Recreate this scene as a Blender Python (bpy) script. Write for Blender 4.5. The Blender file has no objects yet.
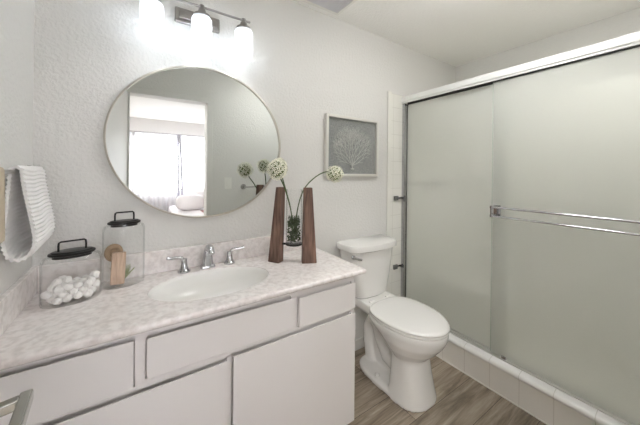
import bpy, bmesh, math, random
from mathutils import Vector, Matrix, noise
random.seed(7)
PI = math.pi
R = math.radians
SC = bpy.context.scene
COL = SC.collection

# ------------------------------------------------------------------ camera
HC = 1.29
cam_d = bpy.data.cameras.new('camera')
cam = bpy.data.objects.new('camera', cam_d)
COL.objects.link(cam)
SC.camera = cam
cam_d.sensor_fit = 'HORIZONTAL'
cam_d.sensor_width = 36.0
cam_d.lens = 272.63 / 640 * 36.0
cam_d.shift_y = -(212.5 - 172.29) / 640
cam_d.clip_start = 0.02
cam.location = (0, 0, HC)
cam.rotation_euler = (Matrix.Rotation(-R(33.74), 3, 'Z') @ Matrix.Rotation(PI / 2, 3, 'X') @ Matrix.Rotation(R(0.6), 3, 'Z')).to_euler()

# ------------------------------------------------------------------ world, exposure
SC.view_settings.view_transform = 'Standard'
SC.view_settings.look = 'None'
SC.view_settings.gamma = 1.0
SC.view_settings.use_curve_mapping = False
SC.view_settings.exposure = 0.86
SC.cycles.use_denoising = True
SC.cycles.max_bounces = 14
SC.cycles.diffuse_bounces = 8
SC.cycles.glossy_bounces = 6
SC.cycles.transmission_bounces = 8
SC.cycles.transparent_max_bounces = 16
SC.cycles.sample_clamp_indirect = 8.0
W = bpy.data.worlds.new('world')
SC.world = W
W.use_nodes = True
W.node_tree.nodes['Background'].inputs['Color'].default_value = (0.93, 0.96, 1.0, 1)
W.node_tree.nodes['Background'].inputs['Strength'].default_value = 2.0
DOME_FILL = 11.0       # emission of the fill lamp added on the bathroom ceiling
SPOT = 22.0         # downward beam of the added shower fill lamp (W)
SHOWER = 8.0     # emission of the added shower fill lamp
BED_FILL = 54.0    # emission of the fill lamp added in the bedroom
BULB = 18.5       # emission of the three vanity bulbs
DAY = 75.0        # daylight coming in through the bedroom window (W)
sun_d = bpy.data.lights.new('window_daylight', 'AREA')
sun_d.shape = 'RECTANGLE'
sun_d.size = 2.2
sun_d.size_y = 1.15
sun_d.energy = DAY
sun_d.color = (0.95, 0.97, 1.0)
sun_l = bpy.data.objects.new('window_daylight', sun_d)
COL.objects.link(sun_l)
sun_l.location = (1.0, -3.76, 1.43)
sun_l.rotation_euler = (R(90), 0, 0)          # outside the pane, shining into the bedroom (+y)


# ------------------------------------------------------------------ helpers
def lin(c):
    return tuple((v / 12.92 if v <= 0.04045 else ((v + 0.055) / 1.055) ** 2.4) for v in c)


def srgb(r, g, b):
    return lin((r / 255, g / 255, b / 255)) + (1,)


def mat(name, color, rough=0.5, metal=0.0, spec=0.5, bump=None, coat=0.0):
    m = bpy.data.materials.new(name)
    m.use_nodes = True
    nt = m.node_tree
    b = nt.nodes['Principled BSDF']
    b.inputs['Base Color'].default_value = color
    b.inputs['Roughness'].default_value = rough
    b.inputs['Metallic'].default_value = metal
    b.inputs['Specular IOR Level'].default_value = spec
    b.inputs['Coat Weight'].default_value = coat
    if bump:
        scale, strength, dist = bump
        tc = nt.nodes.new('ShaderNodeTexCoord')
        n = nt.nodes.new('ShaderNodeTexNoise')
        n.inputs['Scale'].default_value = scale
        n.inputs['Detail'].default_value = 3
        bp = nt.nodes.new('ShaderNodeBump')
        bp.inputs['Strength'].default_value = strength
        bp.inputs['Distance'].default_value = dist
        nt.links.new(tc.outputs['Object'], n.inputs['Vector'])
        nt.links.new(n.outputs['Fac'], bp.inputs['Height'])
        nt.links.new(bp.outputs['Normal'], b.inputs['Normal'])
    return m


def nodes(m):
    return m.node_tree, m.node_tree.nodes, m.node_tree.links, m.node_tree.nodes['Principled BSDF']


def ramp(nt, stops):
    r = nt.nodes.new('ShaderNodeValToRGB')
    el = r.color_ramp.elements
    while len(el) < len(stops):
        el.new(0.5)
    for e, (p, c) in zip(el, stops):
        e.position = p
        e.color = c
    return r


def wpos(o):
    """world location of a chain of unrotated parents"""
    v = Vector((0, 0, 0))
    while o is not None:
        v += o.location
        o = o.parent
    return v


class MB:
    """collects shapes (in world coordinates) for ONE mesh object"""
    def __init__(self):
        self.bm = bmesh.new()

    def box(self, x0, x1, y0, y1, z0, z1, rot=None, piv=None):
        vs = [self.bm.verts.new((x, y, z)) for z in (z0, z1) for y in (y0, y1) for x in (x0, x1)]
        for f in ((0, 2, 3, 1), (4, 5, 7, 6), (0, 1, 5, 4), (2, 6, 7, 3), (0, 4, 6, 2), (1, 3, 7, 5)):
            self.bm.faces.new([vs[i] for i in f])
        if rot is not None:
            p = Vector(piv) if piv else Vector(((x0 + x1) / 2, (y0 + y1) / 2, (z0 + z1) / 2))
            for v in vs:
                v.co = p + rot @ (v.co - p)
        return vs

    def loft(self, rings, cap0=True, cap1=True, closed=True):
        """rings: list of lists of points with equal length"""
        vr = [[self.bm.verts.new(p) for p in r] for r in rings]
        n = len(vr[0])
        for a, b in zip(vr, vr[1:]):
            for i in range(n if closed else n - 1):
                j = (i + 1) % n
                self.bm.faces.new((a[i], a[j], b[j], b[i]))
        if cap0 and closed:
            self.bm.faces.new(list(reversed(vr[0])))
        if cap1 and closed:
            self.bm.faces.new(vr[-1])
        return vr

    def tube(self, pts, r, n=12, cap=True):
        pts = [Vector(p) for p in pts]
        rs = r if isinstance(r, (list, tuple)) else [r] * len(pts)
        rings = []
        prev = None
        for i, p in enumerate(pts):
            t = (pts[min(i + 1, len(pts) - 1)] - pts[max(i - 1, 0)]).normalized()
            if prev is None:
                up = Vector((0, 0, 1)) if abs(t.z) < 0.9 else Vector((1, 0, 0))
                u = t.cross(up).normalized()
            else:
                u = (prev - t * prev.dot(t)).normalized()
            v = t.cross(u).normalized()
            prev = u
            rings.append([p + (u * math.cos(2 * PI * k / n) + v * math.sin(2 * PI * k / n)) * rs[i] for k in range(n)])
        self.loft(rings, cap, cap)

    def cyl(self, a, b, r, n=24, r2=None):
        self.tube([a, b], [r, r if r2 is None else r2], n)

    def lathe(self, prof, c, n=32, axis='Z', cap0=True, cap1=True, sx=1, sy=1, rot=0):
        rings = []
        for (r, h) in prof:
            ring = []
            for k in range(n):
                a = 2 * PI * k / n
                x, y = r * math.cos(a) * sx, r * math.sin(a) * sy
                x, y = x * math.cos(rot) - y * math.sin(rot), x * math.sin(rot) + y * math.cos(rot)
                if axis == 'Z':
                    p = (c[0] + x, c[1] + y, c[2] + h)
                elif axis == 'Y':
                    p = (c[0] + x, c[1] + h, c[2] + y)
                else:
                    p = (c[0] + h, c[1] + x, c[2] + y)
                ring.append(p)
            rings.append(ring)
        self.loft(rings, cap0, cap1)

    def ball(self, c, r, sub=2, sq=(1, 1, 1), jitter=0.0, seed=0):
        ret = bmesh.ops.create_icosphere(self.bm, subdivisions=sub, radius=1)
        for v in ret['verts']:
            d = 1.0
            if jitter:
                d += jitter * noise.noise(v.co * 2.2 + Vector((seed * 3.7, seed * 1.3, seed)))
            v.co = Vector((c[0] + v.co.x * r * sq[0] * d, c[1] + v.co.y * r * sq[1] * d, c[2] + v.co.z * r * sq[2] * d))

    def build(self, name, m, parent=None, smooth=True, bevel=0.0, seg=2, angle=35):
        bmesh.ops.recalc_face_normals(self.bm, faces=self.bm.faces[:])
        me = bpy.data.meshes.new(name)
        off = wpos(parent) if parent is not None else Vector((0, 0, 0))
        if parent is not None:
            bmesh.ops.translate(self.bm, vec=-off, verts=self.bm.verts[:])
        self.bm.to_mesh(me)
        self.bm.free()
        me.materials.append(m)
        o = bpy.data.objects.new(name, me)
        COL.objects.link(o)
        if parent is not None:
            o.parent = parent
        if smooth:
            me.shade_smooth()
            me.set_sharp_from_angle(angle=R(angle))
        if bevel:
            md = o.modifiers.new('bevel', 'BEVEL')
            md.width = bevel
            md.segments = seg
            md.limit_method = 'ANGLE'
            md.angle_limit = R(40)
            md.harden_normals = True
        return o


def recenter(o, loc):
    """move a single-mesh thing's origin to loc without moving its shape"""
    o.data.transform(Matrix.Translation(-Vector(loc)))
    for c in o.children:
        c.location = c.location - Vector(loc)
    o.location = loc


def tag(o, label, cat, group=None, kind=None):
    o['label'] = label
    o['category'] = cat
    if group:
        o['group'] = group
    if kind:
        o['kind'] = kind
    return o


def thing(name, loc, label, cat, group=None):
    o = bpy.data.objects.new(name, None)
    o.empty_display_size = 0.05
    o.location = loc
    COL.objects.link(o)
    return tag(o, label, cat, group)


def struct(name, mb, m, label=None, cat=None, **kw):
    o = mb.build(name, m, None, **kw)
    o['kind'] = 'structure'
    if label:
        o['label'] = label
        o['category'] = cat
    return o


def rrect(x0, x1, y0, y1, r, z, n=6):
    """rounded rectangle loop in the xy plane"""
    P = []
    for cx, cy, a0 in ((x1 - r, y1 - r, 0), (x0 + r, y1 - r, 90), (x0 + r, y0 + r, 180), (x1 - r, y0 + r, 270)):
        for k in range(n + 1):
            a = R(a0 + 90 * k / n)
            P.append((cx + r * math.cos(a), cy + r * math.sin(a), z))
    return P


# ------------------------------------------------------------------ materials
def mat_wall(name, color, rough=0.6):
    m = mat(name, color, rough)
    nt, N, L, b = nodes(m)
    tc = N.new('ShaderNodeTexCoord')
    n1 = N.new('ShaderNodeTexNoise')
    n1.inputs['Scale'].default_value = 70
    n1.inputs['Detail'].default_value = 2
    r = ramp(nt, [(0.42, (0, 0, 0, 1)), (0.62, (1, 1, 1, 1))])
    bp = N.new('ShaderNodeBump')
    bp.inputs['Strength'].default_value = 0.27
    bp.inputs['Distance'].default_value = 0.004
    L.new(tc.outputs['Object'], n1.inputs['Vector'])
    L.new(n1.outputs['Fac'], r.inputs['Fac'])
    L.new(r.outputs['Color'], bp.inputs['Height'])
    L.new(bp.outputs['Normal'], b.inputs['Normal'])
    return m


M = {}
M['wall'] = mat_wall('wall_paint', srgb(223, 222, 219))
M['ceil'] = mat_wall('ceiling_paint', srgb(246, 245, 242), 0.8)
M['bedwall'] = mat('bedroom_paint', srgb(232, 229, 228), 0.8)
M['trim'] = mat('trim_paint', srgb(225, 224, 221), 0.35)
M['cab'] = mat('cabinet_paint', srgb(234, 231, 230), 0.38)
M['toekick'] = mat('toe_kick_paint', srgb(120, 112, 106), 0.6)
M['porcelain'] = mat('porcelain', srgb(236, 235, 232), 0.12, coat=0.3)
M['plastic'] = mat('seat_plastic', srgb(238, 237, 234), 0.22)
M['basin'] = mat('basin_white', srgb(244, 243, 240), 0.15)
M['chrome'] = mat('chrome', (0.60, 0.60, 0.62, 1), 0.08, 1.0)
M['darkchrome'] = mat('dark_chrome', (0.22, 0.22, 0.23, 1), 0.15, 1.0)
M['lever'] = mat('satin_nickel', (0.5, 0.5, 0.47, 1), 0.25, 1.0)
M['nickel'] = mat('brushed_nickel', (0.42, 0.41, 0.40, 1), 0.28, 1.0)
M['alu'] = mat('bright_aluminium', (0.86, 0.86, 0.85, 1), 0.32, 1.0)
M['silver'] = mat('mirror_silver', (0.74, 0.765, 0.745, 1), 0.0, 1.0)
M['mframe'] = mat('mirror_frame_champagne', srgb(205, 200, 190), 0.35, 0.6)
M['black'] = mat('black_metal', srgb(18, 18, 19), 0.35)
M['darkmetal'] = mat('dark_bronze', srgb(40, 36, 34), 0.45, 0.3)
M['cotton'] = mat('cotton', srgb(248, 246, 244), 0.95, bump=(90, 0.5, 0.004))
M['stem'] = mat('flower_stem', srgb(74, 92, 52), 0.5)
M['floret'] = mat('allium_floret', srgb(248, 247, 228), 0.7)
M['floretcore'] = mat('allium_core', srgb(96, 110, 58), 0.7)
M['sprig'] = mat('green_sprig', srgb(156, 164, 120), 0.6)
M['moss'] = mat('moss', srgb(72, 86, 58), 0.8, bump=(120, 0.8, 0.006))
M['loofah'] = mat('loofah', srgb(176, 150, 122), 0.9, bump=(150, 0.8, 0.004))
M['bristle'] = mat('bristle', srgb(196, 178, 150), 0.9)
M['sheet'] = mat('white_bedding', srgb(232, 228, 230), 0.9, bump=(6, 0.25, 0.05))
M['greytrim'] = mat('grey_piping', srgb(110, 108, 112), 0.9)
M['carpet'] = mat('carpet', srgb(190, 182, 172), 0.95, bump=(200, 0.5, 0.005))
M['plate'] = mat('switch_plastic', srgb(236, 235, 230), 0.3)
M['coral'] = mat('coral_white', srgb(222, 223, 218), 0.7)
M['frame'] = mat('picture_frame_silver', srgb(226, 224, 218), 0.32, 0.35)
M['rubber'] = mat('grey_rubber', srgb(70, 70, 70), 0.6)
M['ceramic'] = mat('ceramic_tile_white', srgb(238, 237, 230), 0.18)
M['shelf'] = mat('soap_dish_dark', srgb(40, 40, 36), 0.4)
M['beige'] = mat('beige_terry', srgb(196, 182, 162), 0.95, bump=(260, 0.6, 0.003))
M['towel'] = mat('white_terry', srgb(244, 243, 242), 0.95, bump=(320, 0.5, 0.002))
M['pattern'] = None


def mat_tile(name, tile, grout, size, offs=(0, 0, 0)):
    """square ceramic tiles by world position; grout where any of the three coordinates that vary meets a joint"""
    m = mat(name, tile, 0.2)
    nt, N, L, b = nodes(m)
    geo = N.new('ShaderNodeNewGeometry')
    add = N.new('ShaderNodeVectorMath')
    add.operation = 'ADD'
    add.inputs[1].default_value = offs
    L.new(geo.outputs['Position'], add.inputs[0])
    sep = N.new('ShaderNodeSeparateXYZ')
    L.new(add.outputs[0], sep.inputs[0])
    sn = N.new('ShaderNodeSeparateXYZ')
    L.new(geo.outputs['True Normal'], sn.inputs[0])
    outs = []
    for ax, s in zip('XYZ', size):
        dv = N.new('ShaderNodeMath'); dv.operation = 'DIVIDE'; dv.inputs[1].default_value = s
        L.new(sep.outputs[ax], dv.inputs[0])
        pp = N.new('ShaderNodeMath'); pp.operation = 'PINGPONG'; pp.inputs[1].default_value = 0.5
        L.new(dv.outputs[0], pp.inputs[0])
        lt = N.new('ShaderNodeMath'); lt.operation = 'LESS_THAN'; lt.inputs[1].default_value = 0.0016 / s
        L.new(pp.outputs[0], lt.inputs[0])
        ab = N.new('ShaderNodeMath'); ab.operation = 'ABSOLUTE'
        L.new(sn.outputs[ax], ab.inputs[0])
        l2 = N.new('ShaderNodeMath'); l2.operation = 'LESS_THAN'; l2.inputs[1].default_value = 0.5
        L.new(ab.outputs[0], l2.inputs[0])
        mu = N.new('ShaderNodeMath'); mu.operation = 'MULTIPLY'
        L.new(lt.outputs[0], mu.inputs[0]); L.new(l2.outputs[0], mu.inputs[1])
        outs.append(mu)
    mx = N.new('ShaderNodeMath'); mx.operation = 'MAXIMUM'
    L.new(outs[0].outputs[0], mx.inputs[0]); L.new(outs[1].outputs[0], mx.inputs[1])
    mx2 = N.new('ShaderNodeMath'); mx2.operation = 'MAXIMUM'
    L.new(mx.outputs[0], mx2.inputs[0]); L.new(outs[2].outputs[0], mx2.inputs[1])
    mix = N.new('ShaderNodeMix'); mix.data_type = 'RGBA'
    mix.inputs['A'].default_value = tile
    mix.inputs['B'].default_value = grout
    L.new(mx2.outputs[0], mix.inputs['Factor'])
    L.new(mix.outputs['Result'], b.inputs['Base Color'])
    return m


M['tile'] = mat_tile('wall_tile', srgb(238, 237, 230), srgb(218, 216, 208), (0.108, 0.108, 0.108), (0.03, 0, 0.02))
M['curbtile'] = mat_tile('curb_tile', srgb(242, 239, 233), srgb(222, 217, 210), (0.152, 0.152, 4.0), (0, -0.03, 2.0))
M['ledge'] = mat_tile('curb_cap', srgb(246, 245, 243), srgb(224, 222, 217), (9.0, 0.152, 9.0), (4.0, -0.03, 4.0))


def mat_floor():
    m = mat('wood_plank_vinyl', srgb(120, 104, 90), 0.42)
    nt, N, L, b = nodes(m)
    tc = N.new('ShaderNodeTexCoord')
    br = N.new('ShaderNodeTexBrick')
    br.offset = 0.37
    br.inputs['Color1'].default_value = (0.0, 0.0, 0.0, 1)
    br.inputs['Color2'].default_value = (1, 1, 1, 1)
    br.inputs['Mortar'].default_value = (0.5, 0.5, 0.5, 1)
    br.inputs['Scale'].default_value = 1.0
    br.inputs['Mortar Size'].default_value = 0.0012
    br.inputs['Brick Width'].default_value = 1.22
    br.inputs['Row Height'].default_value = 0.18
    L.new(tc.outputs['Object'], br.inputs['Vector'])
    # grain runs along x, shifted per plank
    mp = N.new('ShaderNodeMapping')
    mp.inputs['Scale'].default_value = (2.2, 26, 1)
    L.new(tc.outputs['Object'], mp.inputs['Vector'])
    ad = N.new('ShaderNodeVectorMath'); ad.operation = 'ADD'
    L.new(mp.outputs[0], ad.inputs[0])
    sc = N.new('ShaderNodeVectorMath'); sc.operation = 'SCALE'; sc.inputs['Scale'].default_value = 13.0
    L.new(br.outputs['Color'], sc.inputs[0])
    L.new(sc.outputs[0], ad.inputs[1])
    n1 = N.new('ShaderNodeTexNoise')
    n1.inputs['Scale'].default_value = 1.0
    n1.inputs['Detail'].default_value = 8
    n1.inputs['Roughness'].default_value = 0.68
    n1.inputs['Distortion'].default_value = 0.6
    L.new(ad.outputs[0], n1.inputs['Vector'])
    r = ramp(nt, [(0.30, srgb(98, 86, 73)), (0.46, srgb(144, 131, 115)), (0.58, srgb(170, 157, 140)), (0.74, srgb(200, 188, 171))])
    L.new(n1.outputs['Fac'], r.inputs['Fac'])
    hs = N.new('ShaderNodeHueSaturation')
    mr = N.new('ShaderNodeMapRange')
    mr.inputs['To Min'].default_value = 0.82
    mr.inputs['To Max'].default_value = 1.12
    L.new(br.outputs['Color'], mr.inputs['Value'])
    L.new(mr.outputs[0], hs.inputs['Value'])
    L.new(r.outputs['Color'], hs.inputs['Color'])
    mix = N.new('ShaderNodeMix'); mix.data_type = 'RGBA'
    L.new(br.outputs['Fac'], mix.inputs['Factor'])
    L.new(hs.outputs['Color'], mix.inputs['A'])
    mix.inputs['B'].default_value = srgb(66, 54, 46)
    L.new(mix.outputs['Result'], b.inputs['Base Color'])
    bp = N.new('ShaderNodeBump'); bp.inputs['Strength'].default_value = 0.15; bp.inputs['Distance'].default_value = 0.002
    L.new(n1.outputs['Fac'], bp.inputs['Height'])
    L.new(bp.outputs['Normal'], b.inputs['Normal'])
    return m


M['floor'] = mat_floor()


def mat_counter():
    m = mat('cultured_marble', srgb(214, 207, 203), 0.18, coat=0.2)
    nt, N, L, b = nodes(m)
    tc = N.new('ShaderNodeTexCoord')
    n1 = N.new('ShaderNodeTexNoise')
    n1.inputs['Scale'].default_value = 17
    n1.inputs['Detail'].default_value = 7
    n1.inputs['Roughness'].default_value = 0.62
    n1.inputs['Distortion'].default_value = 1.2
    n2 = N.new('ShaderNodeTexNoise')
    n2.inputs['Scale'].default_value = 48
    n2.inputs['Detail'].default_value = 4
    L.new(tc.outputs['Object'], n1.inputs['Vector'])
    L.new(tc.outputs['Object'], n2.inputs['Vector'])
    r1 = ramp(nt, [(0.30, srgb(236, 229, 226)), (0.47, srgb(243, 237, 235)), (0.6, srgb(247, 243, 241)), (0.74, srgb(239, 232, 230))])
    r2 = ramp(nt, [(0.36, srgb(226, 224, 223)), (0.56, (1, 1, 1, 1))])
    L.new(n1.outputs['Fac'], r1.inputs['Fac'])
    L.new(n2.outputs['Fac'], r2.inputs['Fac'])
    mx = N.new('ShaderNodeMix'); mx.data_type = 'RGBA'; mx.blend_type = 'MULTIPLY'
    mx.inputs['Factor'].default_value = 0.6
    L.new(r1.outputs['Color'], mx.inputs['A'])
    L.new(r2.outputs['Color'], mx.inputs['B'])
    L.new(mx.outputs['Result'], b.inputs['Base Color'])
    return m


M['counter'] = mat_counter()


def mat_wood(name, dark, light, scale=(30, 30, 3)):
    m = mat(name, light, 0.5)
    nt, N, L, b = nodes(m)
    tc = N.new('ShaderNodeTexCoord')
    mp = N.new('ShaderNodeMapping')
    mp.inputs['Scale'].default_value = scale
    n = N.new('ShaderNodeTexNoise')
    n.inputs['Scale'].default_value = 1.6
    n.inputs['Detail'].default_value = 7
    n.inputs['Distortion'].default_value = 0.8
    L.new(tc.outputs['Object'], mp.inputs['Vector'])
    L.new(mp.outputs[0], n.inputs['Vector'])
    r = ramp(nt, [(0.32, dark), (0.66, light)])
    L.new(n.outputs['Fac'], r.inputs['Fac'])
    L.new(r.outputs['Color'], b.inputs['Base Color'])
    return m


M['walnut'] = mat_wood('reddish_walnut', srgb(74, 54, 46), srgb(138, 108, 93))
M['pine'] = mat_wood('pale_wood', srgb(190, 158, 134), srgb(222, 196, 172), (60, 60, 6))


def mat_linen():
    m = mat('grey_linen', srgb(128, 130, 128), 0.8)
    nt, N, L, b = nodes(m)
    tc = N.new('ShaderNodeTexCoord')
    w = []
    for s in ((420, 1, 30), (30, 1, 420)):
        mp = N.new('ShaderNodeMapping'); mp.inputs['Scale'].default_value = s
        n = N.new('ShaderNodeTexNoise'); n.inputs['Scale'].default_value = 1.0
        L.new(tc.outputs['Object'], mp.inputs['Vector']); L.new(mp.outputs[0], n.inputs['Vector'])
        w.append(n)
    a = N.new('ShaderNodeMath'); a.operation = 'ADD'
    L.new(w[0].outputs['Fac'], a.inputs[0]); L.new(w[1].outputs['Fac'], a.inputs[1])
    r = ramp(nt, [(0.62, srgb(126, 129, 128)), (1.0, srgb(166, 168, 165))])
    mr = N.new('ShaderNodeMath'); mr.operation = 'MULTIPLY'; mr.inputs[1].default_value = 0.85
    L.new(a.outputs[0], mr.inputs[0]); L.new(mr.outputs[0], r.inputs['Fac'])
    L.new(r.outputs['Color'], b.inputs['Base Color'])
    return m


M['linen'] = mat_linen()


def mat_throw():
    m = mat('patterned_throw', srgb(170, 120, 116), 0.9)
    nt, N, L, b = nodes(m)
    tc = N.new('ShaderNodeTexCoord')
    w = N.new('ShaderNodeTexWave'); w.inputs['Scale'].default_value = 9; w.inputs['Distortion'].default_value = 6
    L.new(tc.outputs['Object'], w.inputs['Vector'])
    r = ramp(nt, [(0.3, srgb(120, 92, 92)), (0.5, srgb(206, 190, 186)), (0.75, srgb(172, 104, 96))])
    L.new(w.outputs['Fac'], r.inputs['Fac']); L.new(r.outputs['Color'], b.inputs['Base Color'])
    return m


M['pattern'] = mat_throw()


def mat_clear(name, tint=(0.996, 0.998, 0.997, 1), ior=1.45, refl=1.0):
    """thin clear glass: straight-through transmission with a fresnel reflection"""
    m = bpy.data.materials.new(name)
    m.use_nodes = True
    nt = m.node_tree
    nt.nodes.clear()
    o = nt.nodes.new('ShaderNodeOutputMaterial')
    t = nt.nodes.new('ShaderNodeBsdfTransparent'); t.inputs[0].default_value = tint
    g = nt.nodes.new('ShaderNodeBsdfGlossy'); g.inputs['Roughness'].default_value = 0.02
    fr = nt.nodes.new('ShaderNodeLayerWeight'); fr.inputs[0].default_value = 0.5
    pw = nt.nodes.new('ShaderNodeMath'); pw.operation = 'POWER'; pw.inputs[1].default_value = 4.0
    mu = nt.nodes.new('ShaderNodeMath'); mu.operation = 'MULTIPLY_ADD'; mu.inputs[1].default_value = 0.55 * refl; mu.inputs[2].default_value = 0.022 * refl
    nt.links.new(fr.outputs['Facing'], pw.inputs[0])
    cmx = nt.nodes.new('ShaderNodeMix'); cmx.data_type = 'RGBA'
    cmx.inputs['A'].default_value = tint; cmx.inputs['B'].default_value = (0.62, 0.66, 0.65, 1)
    p2 = nt.nodes.new('ShaderNodeMath'); p2.operation = 'POWER'; p2.inputs[1].default_value = 6.0
    nt.links.new(fr.outputs['Facing'], p2.inputs[0]); nt.links.new(p2.outputs[0], cmx.inputs['Factor'])
    nt.links.new(cmx.outputs['Result'], t.inputs[0])
    mx = nt.nodes.new('ShaderNodeMixShader')
    nt.links.new(pw.outputs[0], mu.inputs[0])
    nt.links.new(mu.outputs[0], mx.inputs[0]); nt.links.new(t.outputs[0], mx.inputs[1]); nt.links.new(g.outputs[0], mx.inputs[2])
    nt.links.new(mx.outputs[0], o.inputs[0])
    return m


M['glass'] = mat_clear('clear_glass')


def mat_frosted():
    """lamp shade: frosted white glass that scatters its bulb's light"""
    m = bpy.data.materials.new('frosted_shade_glass')
    m.use_nodes = True
    nt = m.node_tree
    nt.nodes.clear()
    o = nt.nodes.new('ShaderNodeOutputMaterial')
    t = nt.nodes.new('ShaderNodeBsdfTransparent'); t.inputs[0].default_value = (0.97, 0.98, 1, 1)
    tr = nt.nodes.new('ShaderNodeBsdfTranslucent'); tr.inputs[0].default_value = (0.93, 0.95, 0.97, 1)
    d = nt.nodes.new('ShaderNodeBsdfDiffuse'); d.inputs[0].default_value = (0.9, 0.92, 0.94, 1)
    a = nt.nodes.new('ShaderNodeMixShader'); a.inputs[0].default_value = 0.35
    bb = nt.nodes.new('ShaderNodeMixShader'); bb.inputs[0].default_value = 0.74
    nt.links.new(tr.outputs[0], a.inputs[1]); nt.links.new(d.outputs[0], a.inputs[2])
    nt.links.new(t.outputs[0], bb.inputs[1]); nt.links.new(a.outputs[0], bb.inputs[2])
    nt.links.new(bb.outputs[0], o.inputs[0])
    return m


M['shade'] = mat_frosted()


def mat_emit(name, c, s):
    m = bpy.data.materials.new(name)
    m.use_nodes = True
    nt = m.node_tree
    nt.nodes.clear()
    o = nt.nodes.new('ShaderNodeOutputMaterial')
    e = nt.nodes.new('ShaderNodeEmission'); e.inputs[0].default_value = c; e.inputs[1].default_value = s
    nt.links.new(e.outputs[0], o.inputs[0])
    return m


M['bulb'] = mat_emit('lit_bulb', (0.92, 0.965, 1.0, 1), BULB)


def mat_obscure():
    """obscure shower glass: blurs and greys what stands behind it"""
    m = bpy.data.materials.new('obscure_glass')
    m.use_nodes = True
    nt = m.node_tree
    nt.nodes.clear()
    N, L = nt.nodes, nt.links
    o = N.new('ShaderNodeOutputMaterial')
    tc = N.new('ShaderNodeTexCoord')
    n = N.new('ShaderNodeTexNoise'); n.inputs['Scale'].default_value = 240; n.inputs['Detail'].default_value = 2
    bp = N.new('ShaderNodeBump'); bp.inputs['Strength'].default_value = 0.25; bp.inputs['Distance'].default_value = 0.002
    L.new(tc.outputs['Object'], n.inputs['Vector']); L.new(n.outputs['Fac'], bp.inputs['Height'])
    rf = N.new('ShaderNodeBsdfRefraction'); rf.inputs['Color'].default_value = (0.97, 0.98, 0.96, 1)
    rf.inputs['Roughness'].default_value = 0.32; rf.inputs['IOR'].default_value = 1.12
    tr = N.new('ShaderNodeBsdfTranslucent'); tr.inputs[0].default_value = (0.92, 0.93, 0.90, 1)
    df = N.new('ShaderNodeBsdfDiffuse'); df.inputs[0].default_value = (0.88, 0.89, 0.85, 1)
    gl = N.new('ShaderNodeBsdfGlossy'); gl.inputs['Roughness'].default_value = 0.3
    a = N.new('ShaderNodeMixShader'); a.inputs[0].default_value = 0.75
    L.new(tr.outputs[0], a.inputs[1]); L.new(df.outputs[0], a.inputs[2])
    b2 = N.new('ShaderNodeMixShader'); b2.inputs[0].default_value = 0.48
    L.new(rf.outputs[0], b2.inputs[1]); L.new(a.outputs[0], b2.inputs[2])
    fr = N.new('ShaderNodeFresnel'); fr.inputs[0].default_value = 1.4
    c = N.new('ShaderNodeMixShader')
    L.new(fr.outputs[0], c.inputs[0]); L.new(b2.outputs[0], c.inputs[1]); L.new(gl.outputs[0], c.inputs[2])
    for x in (rf, gl, df):
        L.new(bp.outputs['Normal'], x.inputs['Normal'])
    L.new(c.outputs[0], o.inputs[0])
    return m


M['obscure'] = mat_obscure()


def mat_sheer():
    m = bpy.data.materials.new('sheer_curtain')
    m.use_nodes = True
    nt = m.node_tree
    nt.nodes.clear()
    o = nt.nodes.new('ShaderNodeOutputMaterial')
    t = nt.nodes.new('ShaderNodeBsdfTransparent')
    tr = nt.nodes.new('ShaderNodeBsdfTranslucent'); tr.inputs[0].default_value = (0.92, 0.91, 0.93, 1)
    d = nt.nodes.new('ShaderNodeBsdfDiffuse'); d.inputs[0].default_value = (0.88, 0.87, 0.89, 1)
    a = nt.nodes.new('ShaderNodeMixShader'); a.inputs[0].default_value = 0.4
    bb = nt.nodes.new('ShaderNodeMixShader'); bb.inputs[0].default_value = 0.8
    nt.links.new(tr.outputs[0], a.inputs[1]); nt.links.new(d.outputs[0], a.inputs[2])
    nt.links.new(t.outputs[0], bb.inputs[1]); nt.links.new(a.outputs[0], bb.inputs[2])
    nt.links.new(bb.outputs[0], o.inputs[0])
    return m


M['sheer'] = mat_sheer()

# ================================================================== THE ROOM
XL, XR, YB, ZC = -0.34, 2.605, 1.5, 2.345       # left wall, right wall, mirror wall, ceiling
YF0, YF1 = -0.08, 0.04                          # wall with the doorway
OX0, OX1, OZ = -0.066, 0.577, 1.975             # door opening
BX0, BX1, BY = -1.5, 3.0, -3.6                  # bedroom extents

m = MB(); m.box(XL - 0.12, XR + 0.12, YB, YB + 0.12, 0, ZC); struct('wall_back', m, M['wall'], smooth=False)
m = MB(); m.box(XL - 0.12, XL, YF1, YB, 0, ZC); struct('wall_left', m, M['wall'], smooth=False)
m = MB(); m.box(XR, XR + 0.12, YF1, YB, 0, ZC); struct('wall_right', m, M['wall'], smooth=False)
m = MB()
m.box(BX0, OX0, YF0, YF1, 0, ZC)
m.box(OX1, BX1, YF0, YF1, 0, ZC)
m.box(OX0, OX1, YF0, YF1, OZ, ZC)
struct('wall_front', m, M['wall'], smooth=False)
m = MB(); m.box(XL - 0.12, XR + 0.12, YF0, YB + 0.12, ZC, ZC + 0.1); struct('ceiling', m, M['ceil'], smooth=False)
m = MB(); m.box(XL - 0.12, XR + 0.12, YF0, YB + 0.12, -0.1, 0); struct('floor', m, M['floor'], smooth=False)
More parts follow.
